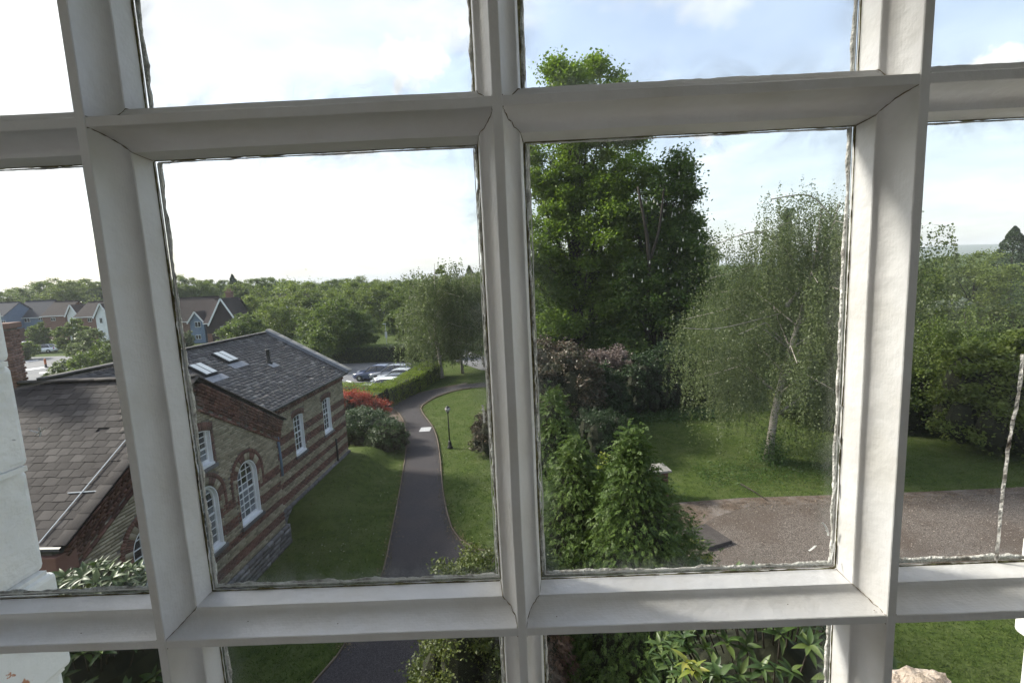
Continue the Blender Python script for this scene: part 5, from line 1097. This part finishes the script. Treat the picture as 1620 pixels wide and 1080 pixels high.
# oak line behind the houses: countable crowns on the skyline
OK = [(8, 462, 60), (40, 452, 46), (68, 446, 58), (100, 444, 62), (135, 443, 60), (170, 444, 50), (276, 439, 50), (312, 441, 46), (340, 443, 44), (371, 444, 30), (384, 444, 44), (418, 440, 60), (456, 444, 54), (492, 447, 50), (524, 443, 52), (560, 440, 54), (598, 443, 54), (636, 443, 46), (664, 447, 42)]
op_ = [tree('oak_tree', (0, 300, 0), 14, 6.0, 12, 300, .32, 'oakl' if k != 2 else 'midl', seed=90 + k, zc=.62, zr=.34) for k in range(3)]
wh = ['far left corner', 'above the leftmost blue house', 'above the blue house roof', 'above the brown roofed house', 'above the white gable', 'touching the left bar', 'first right of the left bar', 'above the brown roof of the gabled house', 'just left of the dark pointed fir', 'half hidden behind the dark pointed fir above the house chimney', 'just right of the dark pointed fir', 'above the tree right of the chimney', 'left of the centre of the left big pane', 'in the centre of the left big pane', 'right of the centre of the left big pane', 'above the far end of the brick building', 'above the parked cars', 'above the lamp column', 'left of the birches']
for i, (px, py, wp) in enumerate(OK):
    D = 150 + 12 * math.sin(i * 1.7); P = at(px, py, D); sc_ = (wp * D / 765 / 12.0 * 1.25, wp * D / 765 / 12.0 * 1.25, P.z / 13.6); lb = 'skyline oak ' + wh[i]
    if i < 3: o = op_[i]; o.location = (P.x, D, 0); o.rotation_euler = (0, 0, i * 1.3); o.scale = sc_; o['label'] = lb; o['category'] = 'tree'; o['group'] = 'oaks along the skyline behind the houses'
    else: copy_tree(op_[i % 3], (P.x, D, 0), i * 1.3, sc_, lb, group='oaks along the skyline behind the houses')
# woodland masses
def wood(name, specs, leaf, per, lm, label):
    C = lobed(specs, per, leaf, 2.6); V, F = leaf_quads(C, leaf); o = link(bpy.data.objects.new(name, np_mesh(name, V, F, MT[lm]))); return tag(o, label, 'woodland', kind='stuff')
sp = []
for i in range(120):
    a = R(rng.uniform(-52, 8)); d = rng.uniform(128, 230); sp.append((math.tan(a) * d, d, rng.uniform(3, 6.5), rng.uniform(4, 7), rng.uniform(3.2, 5)))
wood('woodland', sp, .55, 17, 'oakl', 'woodland filling the gaps between the houses and the skyline oaks')
sp = []
for i in range(110):
    a = R(rng.uniform(8, 54)); d = rng.uniform(75, 240); sp.append((math.sin(a) * d, math.cos(a) * d, rng.uniform(1.5, 4.0), rng.uniform(4, 8), rng.uniform(2.5, 3.6)))
wood('woodland', sp, .55, 17, 'midl', 'low woodland behind the garden trees on the right')
V = []; Ff = []
bm = bmesh.new(); bmesh.ops.create_icosphere(bm, subdivisions=2, radius=1); iv_ = np.array([v.co[:] for v in bm.verts]); if_ = np.array([[v.index for v in f.verts] for f in bm.faces]); bm.free()
o_ = 0
for i in range(2300):
    a = R(rng.uniform(-58, 60)); d = 240 * (11 ** rng.uniform(0, 1)); rr = rng.uniform(7, 13) * (1 + d / 2500)
    if rng.random() < .0: continue
    q = iv_ * (1 + rng.normal(size=(len(iv_), 1)) * .13) * np.array([rr, rr, rr * .5]) + np.array([math.sin(a) * d, math.cos(a) * d, 2]); V.append(q); Ff.append(if_ + o_); o_ += len(q)
tag(link(bpy.data.objects.new('distant_woods', np_mesh('distant_woods', np.concatenate(V), np.concatenate(Ff), MT['hill']))), 'distant patchwork of woods stretching to the hills', 'woodland', kind='stuff')

# ================================================================== houses on the estate
def house(px0, px1, yb, ye, yr, D, label, low, up, roofm, split=.5, gables=(), wins=(), chim=None, yaw=0, cat='house', depth=7.5, hip=False):
    a, b = at(px0, yb, D), at(px1, yb, D); W = b.x - a.x; cx = (a.x + b.x) / 2; xm = (px0 + px1) / 2
    ze, zr = at(xm, ye, D).z, at(xm, yr, D + depth / 2).z; zs = ze * split
    h = empty('house', (cx, D, 0), yaw, label, cat, 'houses on the estate beyond the brick building'); X = W / 2
    MB().box(-X, X, 0, depth, 0, zs).build('wall', MT[low], h); MB().box(-X - .04, X + .04, -.04, depth + .04, zs + .001, ze).build('boarding', MT[up], h)
    rf = MB(); o = .35
    rf.add([(-X - .3, -o, ze - .15), (X + .3, -o, ze - .15), (X + .3, depth / 2, zr), (-X - .3, depth / 2, zr), (-X - .3, depth + o, ze - .15), (X + .3, depth + o, ze - .15), (-X - .3, -o, ze - .03), (X + .3, -o, ze - .03), (X + .3, depth / 2, zr + .14), (-X - .3, depth / 2, zr + .14), (-X - .3, depth + o, ze - .03), (X + .3, depth + o, ze - .03)],
           [(0, 1, 2, 3), (3, 2, 5, 4), (6, 9, 8, 7), (9, 10, 11, 8), (0, 6, 7, 1), (4, 5, 11, 10), (0, 3, 9, 6), (3, 4, 10, 9), (1, 7, 8, 2), (2, 8, 11, 5)])
    r = rf.build('roof', MT[roofm], h); MB().box(-X - .3, X + .3, depth / 2 - .15, depth / 2 + .15, zr + .141, zr + .26).build('ridge', MT[roofm], r)
    mb = MB(); mb.add([(-X, .0, ze), (-X, depth, ze), (-X, depth / 2, zr - .02), (-X + .2, 0, ze), (-X + .2, depth, ze), (-X + .2, depth / 2, zr - .02)], [(0, 1, 2), (3, 5, 4), (0, 3, 4, 1), (1, 4, 5, 2), (0, 2, 5, 3)])
    mb.add([(X - .2, .0, ze), (X - .2, depth, ze), (X - .2, depth / 2, zr - .02), (X, 0, ze), (X, depth, ze), (X, depth / 2, zr - .02)], [(0, 1, 2), (3, 5, 4), (0, 3, 4, 1), (1, 4, 5, 2), (0, 2, 5, 3)]); mb.build('gable_end', MT[up], h)
    MB().box(-X - .3, X + .3, -o - .09, -o - .001, ze - .17, ze - .03).build('gutter', MT['hwhite'], h)
    for n_, (gx, gw_, gtop, m_) in enumerate(gables):
        P = at(gx, gtop, D - 1.2); x = P.x - cx; w2 = gw_ * D / 765 / 2; zt = P.z; q = -1.2
        gz = ze - .1 if zt - w2 * 1.1 > ze - 2.5 else zt - w2 * 1.2
        g = MB().add([(x - w2, q, 0), (x + w2, q, 0), (x + w2, q, gz), (x, q, zt), (x - w2, q, gz), (x - w2, depth / 2, 0), (x + w2, depth / 2, 0), (x + w2, depth / 2, gz), (x, depth / 2, zt), (x - w2, depth / 2, gz)], [(0, 1, 2, 3, 4), (9, 8, 7, 6, 5), (0, 5, 6, 1), (1, 6, 7, 2), (2, 7, 8, 3), (3, 8, 9, 4), (4, 9, 5, 0)]).build('gable', MT[m_], h)
        for sg in (-1, 1):
            d = Vector((sg * (w2 + .25), 0, gz - .12 - (w2 * 0) - zt)).normalized(); e = Vector((x + sg * (w2 + .3), 0, gz - .25)); tp = Vector((x, 0, zt + .12)); L = (tp - e).length; an = math.atan2(tp.z - e.z, tp.x - e.x)
            c = (tp + e) / 2
            MB().mbox(TRS((c.x, (q + depth / 2) / 2 - .15, c.z), (L, depth / 2 - q + .3, .12), 0, -an, 0)).build('gable_roof', MT[roofm], g)
            MB().mbox(TRS((c.x, q - .34, c.z - .04), (L, .07, .26), 0, -an, 0)).build('bargeboard', MT['hwhite'], g)
    for (wx, wy, ww, wh_, front) in wins:
        P = at(wx, wy, D - (1.25 if front else .1)); x = P.x - cx; w2 = ww * D / 765 / 2; h2 = wh_ * D / 765 / 2; q = -1.2 if front else -.05
        f = MB().box(x - w2, x + w2, q - .07, q - .002, P.z - h2, P.z + h2).build('window', MT['hwhite'], h)
        for s_ in (-1, 1): MB().box(x + s_ * w2 * .5 - w2 * .40, x + s_ * w2 * .5 + w2 * .40, q - .085, q - .071, P.z - h2 * .84, P.z + h2 * .84).build('pane', MT['pane'], f)
    if chim:
        P = at(chim[0], chim[1], D + depth / 2); x = P.x - cx; cw = chim[2] * D / 765 / 2
        c = MB().box(x - cw, x + cw, depth / 2 - .45, depth / 2 + .45, ze - 2, P.z - .5).build('chimney', MT['chimb'], h)
        MB().box(x - cw - .08, x + cw + .08, depth / 2 - .53, depth / 2 + .53, P.z - .499, P.z - .3).build('chimney_cap', MT['chimb'], c)
        for s_ in (-.5, .5): MB().lathe([(.13, 0), (.11, .5)], 8, (x + s_ * cw, depth / 2, P.z - .3)).build('chimney_pot', MT['hbrick'], c)
    return h
house(27, 72, 536, 502, 477, 108, 'blue grey boarded house with a dark slate roof at the far left', 'hbrick', 'hblue', 'hslate', .48, wins=[(43, 506.5, 9, 6.5, 0), (64, 504, 6, 5, 0), (44, 522, 20, 3.4, 0), (67, 521, 9, 5, 0)])
house(73, 108, 534, 499, 478, 106, 'brown tiled roof house between the blue boarded house and the white gables', 'hbrick', 'hbrick', 'htile', .48, gables=[(112, 17, 483, 'hwhite')], wins=[(84, 505, 7, 5, 0), (95, 519, 7, 5, 0)])
house(126, 178, 538, 500, 478, 98, 'house with a tall white boarded gable against the left bar', 'hbrick', 'hbrick', 'htile', .52, gables=[(159, 22, 481, 'hwhite')], wins=[(160, 507, 4, 9, 1), (142, 506, 6, 6, 0), (161, 528, 5, 12, 1)])
house(-30, 12, 534, 500, 480, 104, 'partly hidden blue grey house behind the tall brick chimney', 'hbrick', 'hblue', 'hslate', .5, wins=[(-10, 508, 9, 6, 0), (6, 510, 6, 6, 0)])
house(262, 334, 545, 508, 472, 88, 'long brown roofed house with a small blue grey gable facing us', 'hbrick', 'hbrick', 'htile', .5, gables=[(309, 22, 494, 'hblue')], wins=[(284, 513, 6, 9, 0), (313, 513, 9, 9, 1), (314, 533, 8, 7, 1), (301, 534, 5, 6, 1)])
house(330, 368, 545, 510, 474, 84, 'tile hung house with a big white edged gable and a brick chimney', 'hbrick', 'htile', 'htile', .5, gables=[(350, 42, 473, 'htile')], chim=(362, 458, 8), wins=[(352, 520, 5, 8, 1)])
house(432, 492, 508, 484, 466, 130, 'roof with white bargeboards just showing among the trees in the middle distance', 'hbrick', 'hbrick', 'htile', .5, gables=[(444, 16, 472, 'htile'), (484, 14, 470, 'htile')])
# ================================================================== cars
def car(name, loc, yaw, paint, label, L=4.2, W=1.74, H=1.46, estate=.0, hatch=True, group='cars parked behind the clipped hedge'):
    t = empty(name, loc, yaw, label, 'car', group)
    st = np.linspace(-L / 2, L / 2, 19)
    def lerp(x, P): return float(np.interp(x, [p[0] * L / 2 for p in P], [p[1] for p in P]))
    belt = [(-1, .62), (-.93, .74), (-.45, .90), (.5, .93), (.9, .92), (1, .72)]; low = [(-1, .36), (-.92, .22), (.92, .24), (1, .40)]; half = [(-1, .66), (-.9, .80), (-.6, .87), (.6, .87), (.9, .82), (1, .70)]
    V = []; F = []; k = 12
    for x in st:
        zb, zl, hw = lerp(x, belt) * H / 1.46, lerp(x, low), lerp(x, half) * W / 1.74
        ring = [(-hw * .80, zb), (-hw * .93, zb - .035), (-hw, zb - .17), (-hw, (zb + zl) / 2 - .05), (-hw * .97, zl + .08), (-hw * .88, zl)]
        ring = ring + [(-a, b) for a, b in ring[::-1]]
        V += [(x, a, b) for a, b in ring]
    for i in range(len(st) - 1):
        for j in range(k): F.append((i * k + j, (i + 1) * k + j, (i + 1) * k + (j + 1) % k, i * k + (j + 1) % k))
    F += [tuple(range(k)), tuple(range((len(st) - 1) * k, len(st) * k))[::-1]]
    MB().add(V, F).build('body', MT[paint], t, smooth=True)
    rb = .78 if not estate else .90
    cab = [(-.42, 0), (-.12, .86), (.05, 1), (.42, .97), (.70 if estate else .60, .86), (rb, 0)]; V = []; F = []; xs_ = np.linspace(-.42, rb, 13)
    for q in xs_:
        f = float(np.interp(q, [c[0] for c in cab], [c[1] for c in cab])); zb = lerp(q * L / 2, belt) * H / 1.46 - .02; zt = zb + (H - zb) * f; hb = .78 * W / 1.74; ht = hb - .20 * f
        V += [(q * L / 2, -hb, zb), (q * L / 2, -ht, zt - .03 * f), (q * L / 2, -ht * .8, zt), (q * L / 2, ht * .8, zt), (q * L / 2, ht, zt - .03 * f), (q * L / 2, hb, zb)]
    for i in range(12):
        for j in range(5): F.append((i * 6 + j, (i + 1) * 6 + j, (i + 1) * 6 + j + 1, i * 6 + j + 1))
    MB().add(V, F).build('windows', MT['cglass'], t, smooth=True)
    V2 = []; F2 = []; sel = [i for i, q in enumerate(xs_) if -.14 < q < (.74 if estate else .62)]
    for i in sel: 
        for j in (1, 2, 3, 4): x, y, z = V[i * 6 + j]; V2.append((x, y * 1.02, z + .018))
    for i in range(len(sel) - 1):
        for j in range(3): F2.append((i * 4 + j, (i + 1) * 4 + j, (i + 1) * 4 + j + 1, i * 4 + j + 1))
    MB().add(V2, F2).build('roof', MT[paint], t, smooth=True)
    for sg in (-1, 1):
        for (i0, i1) in ((0, sel[0]), (12, sel[-1])):
            a = Vector(V[i0 * 6 + (1 if sg < 0 else 4)]); b = Vector(V[i1 * 6 + (1 if sg < 0 else 4)]); MB().tube([a, b], .035, 5).build('pillar', MT[paint], t)
        m = 6; a = Vector(V[m * 6 + (0 if sg < 0 else 5)]); b = Vector(V[m * 6 + (1 if sg < 0 else 4)]); MB().tube([a, b], .035, 5).build('pillar', MT['black'], t)
        for x in (-L * .31, L * .30):
            wmb = MB(); wmb.lathe([(.19, -.1), (.315, -.1), (.325, 0), (.315, .1), (.19, .1)], 18); w_ = wmb.build('wheel', MT['tyre'], t, smooth=True); w_.matrix_basis = Matrix.Translation((x, sg * (W / 2 - .09), .325)) @ Matrix.Rotation(math.pi / 2, 4, 'X')
            MB().lathe([(.02, -.108), (.20, -.095), (.20, .095), (.02, .108)], 14).build('rim', MT['alloy'], w_)
        MB().mbox(TRS((-L * .475, sg * .58, .66), (.18, .34, .13), 0, .3, -sg * .25)).build('headlight', MT['skyl'], t, bevel=.02); MB().mbox(TRS((L * .483, sg * .64, .80), (.10, .20, .26))).build('tail_light', MT['lredl'], t, bevel=.02)
        MB().mbox(TRS((-L * .17, sg * (W / 2 + .06), .93), (.10, .18, .12))).build('mirror', MT[paint], t, bevel=.02)
    MB().box(-L / 2 - .015, -L / 2 + .02, -.26, .26, .42, .53).build('number_plate', MT['hwhite'], t); return t
for (px, py, z, nm, m_, lb, est, H) in [(590, 577, 1.45, 'hatchback_car', 'cblue', 'blue hatchback, furthest and leftmost of the parked cars', 0, 1.47), (616, 577, 1.45, 'estate_car', 'cgrey', 'dark grey estate car parked next to the blue hatchback', 1, 1.50), (624, 583, 1.42, 'saloon_car', 'csilver', 'silver car with dark windows in the middle of the parked row', 0, 1.43), (614, 591, 1.42, 'hatchback_car', 'cdark', 'dark car with a pale roof edge, second nearest of the row', 0, 1.42), (601, 597, 1.42, 'hatchback_car', 'cwhite', 'white car nearest to us, half hidden by the clipped hedge', 0, 1.40)]:
    P = gr(px, py, z); car(nm, (P.x + .2, P.y, 0), R(-8), m_, lb, estate=est, H=H)
for (px, py, m_, lb) in [(58, 551, 'cdark', 'dark car parked in front of the far left houses'), (70, 558, 'cwhite', 'silver white car parked in front of the dark one at the far left'), (30, 553, 'cwhite', 'small white car by the tall brick chimney at the far left')]:
    P = gr(px, py, 0); car('parked_car', (P.x, P.y, 0), R(8), m_, lb, group='cars parked by the far left houses')
P = gr(1540, 533); car('parked_van', (P.x, P.y, 0), R(60), 'cwhite', 'white vehicle glimpsed between the trees in the right pane', L=4.8, H=1.9, estate=1, group='vehicles glimpsed through the right hand trees')
P = gr(1328, 562); car('parked_car', (P.x, P.y, 0), R(5), 'csilver', 'pale car glimpsed through the birch twigs at the right bar', group='vehicles glimpsed through the right hand trees')
# lamp column, signs, bollard
P = at(613, 556, 64); lc_ = empty('lamp_column', (P.x, 64, 0), 0, 'slim grey road lamp column with a small sign beyond the parked cars', 'lamp column')
zt = at(610, 513, 64).z; MB().tube([(0, 0, 0), (0, 0, 1.2)], .09, 8).build('base', MT['galv'], lc_); MB().tube([(0, 0, 1.2), (0, 0, zt)], [.055, .04], 8).build('pole', MT['galv'], lc_); MB().box(-.35, .12, -.08, .08, zt, zt + .12).build('lamp_head', MT['galv'], lc_, bevel=.03)
MB().box(-.16, .16, -.08, -.05, 2.0, 2.75).build('sign_plate', MT['hwhite'], lc_)
P = gr(73, 581); b = empty('traffic_bollard', (P.x, P.y, 0), 0, 'small orange and black bollard on the road at the far left', 'bollard'); MB().lathe([(.22, 0), (.22, .08), (.12, .1), (.12, .45)], 10).build('base', MT['black'], b); MB().lathe([(.13, .451), (.12, .8), (.13, .81), (.12, 1.15), (.04, 1.2)], 10).build('top', MT['orangep'], b)
# ================================================================== grass
def inpoly(P, poly):
    poly = np.array(poly); x, y = P[:, 0], P[:, 1]; r = np.zeros(len(P), bool); j = len(poly) - 1
    for i in range(len(poly)):
        c = ((poly[i, 1] > y) != (poly[j, 1] > y)) & (x < (poly[j, 0] - poly[i, 0]) * (y - poly[i, 1]) / (poly[j, 1] - poly[i, 1] + 1e-12) + poly[i, 0]); r ^= c; j = i
    return r
n = 330000; yy = 7 + 36 * rng.uniform(0, 1, n) ** 1.35; xx = rng.uniform(-.75, 1.25, n) * yy
P = np.c_[xx, yy]; ok = ~inpoly(P, [(p.x, p.y) for p in pathpoly]) & ~inpoly(P, drive)
bi = np.array(BI); lx = bi[0, 0] * xx + bi[0, 1] * yy + bi[0, 3]; ly = bi[1, 0] * xx + bi[1, 1] * yy + bi[1, 3]; ok &= ~((lx < .05) & (ly > -8) & (ly < 8)); ok &= (yy < 30) | (xx > -7.5)
P = P[ok]; P = P[:190000]; zz = np.array([bump_h(a, b) if (-9.5 < a < -4 and 14 < b < 28) else 0 for a, b in P])
C = np.c_[P, zz + .012]; V, F = leaf_quads(C, .10, up=0, aspect=.15, drop=(0, 0, .55)); tag(link(bpy.data.objects.new('grass', np_mesh('grass', V, F, MT['grass_blade']))), 'mown green grass of the garden lawns', 'grass', kind='stuff')
n = 2600; c = np.c_[rng.uniform(-7.5, 5, n), rng.uniform(12, 30, n)]; c = c[~inpoly(c, [(p.x, p.y) for p in pathpoly])][:900]; V, F = leaf_quads(np.c_[c, np.full(len(c), .05)], .035, up=2); tag(link(bpy.data.objects.new('daisies', np_mesh('daisies', V, F, MT['candle']))), 'tiny white daisies dotted over the lawn', 'daisies', kind='stuff')
# ================================================================== air
hz = MB().box(-4600, 4600, -300, 4600, -2.5, 72).build('haze', None or MT['room']); hz.data.materials.clear(); hm, ht_ = new_mat('pale_air'); ho = N(ht_, 'ShaderNodeOutputMaterial'); hv_ = N(ht_, 'ShaderNodeVolumePrincipled')
hv_.inputs['Density'].default_value = .00026; hv_.inputs['Color'].default_value = (.86, .92, 1, 1); ht_.links.new(hv_.outputs[0], ho.inputs['Volume']); hz.data.materials.append(hm); tag(hz, 'pale summer haze over the far woods and hills', 'haze', kind='stuff')
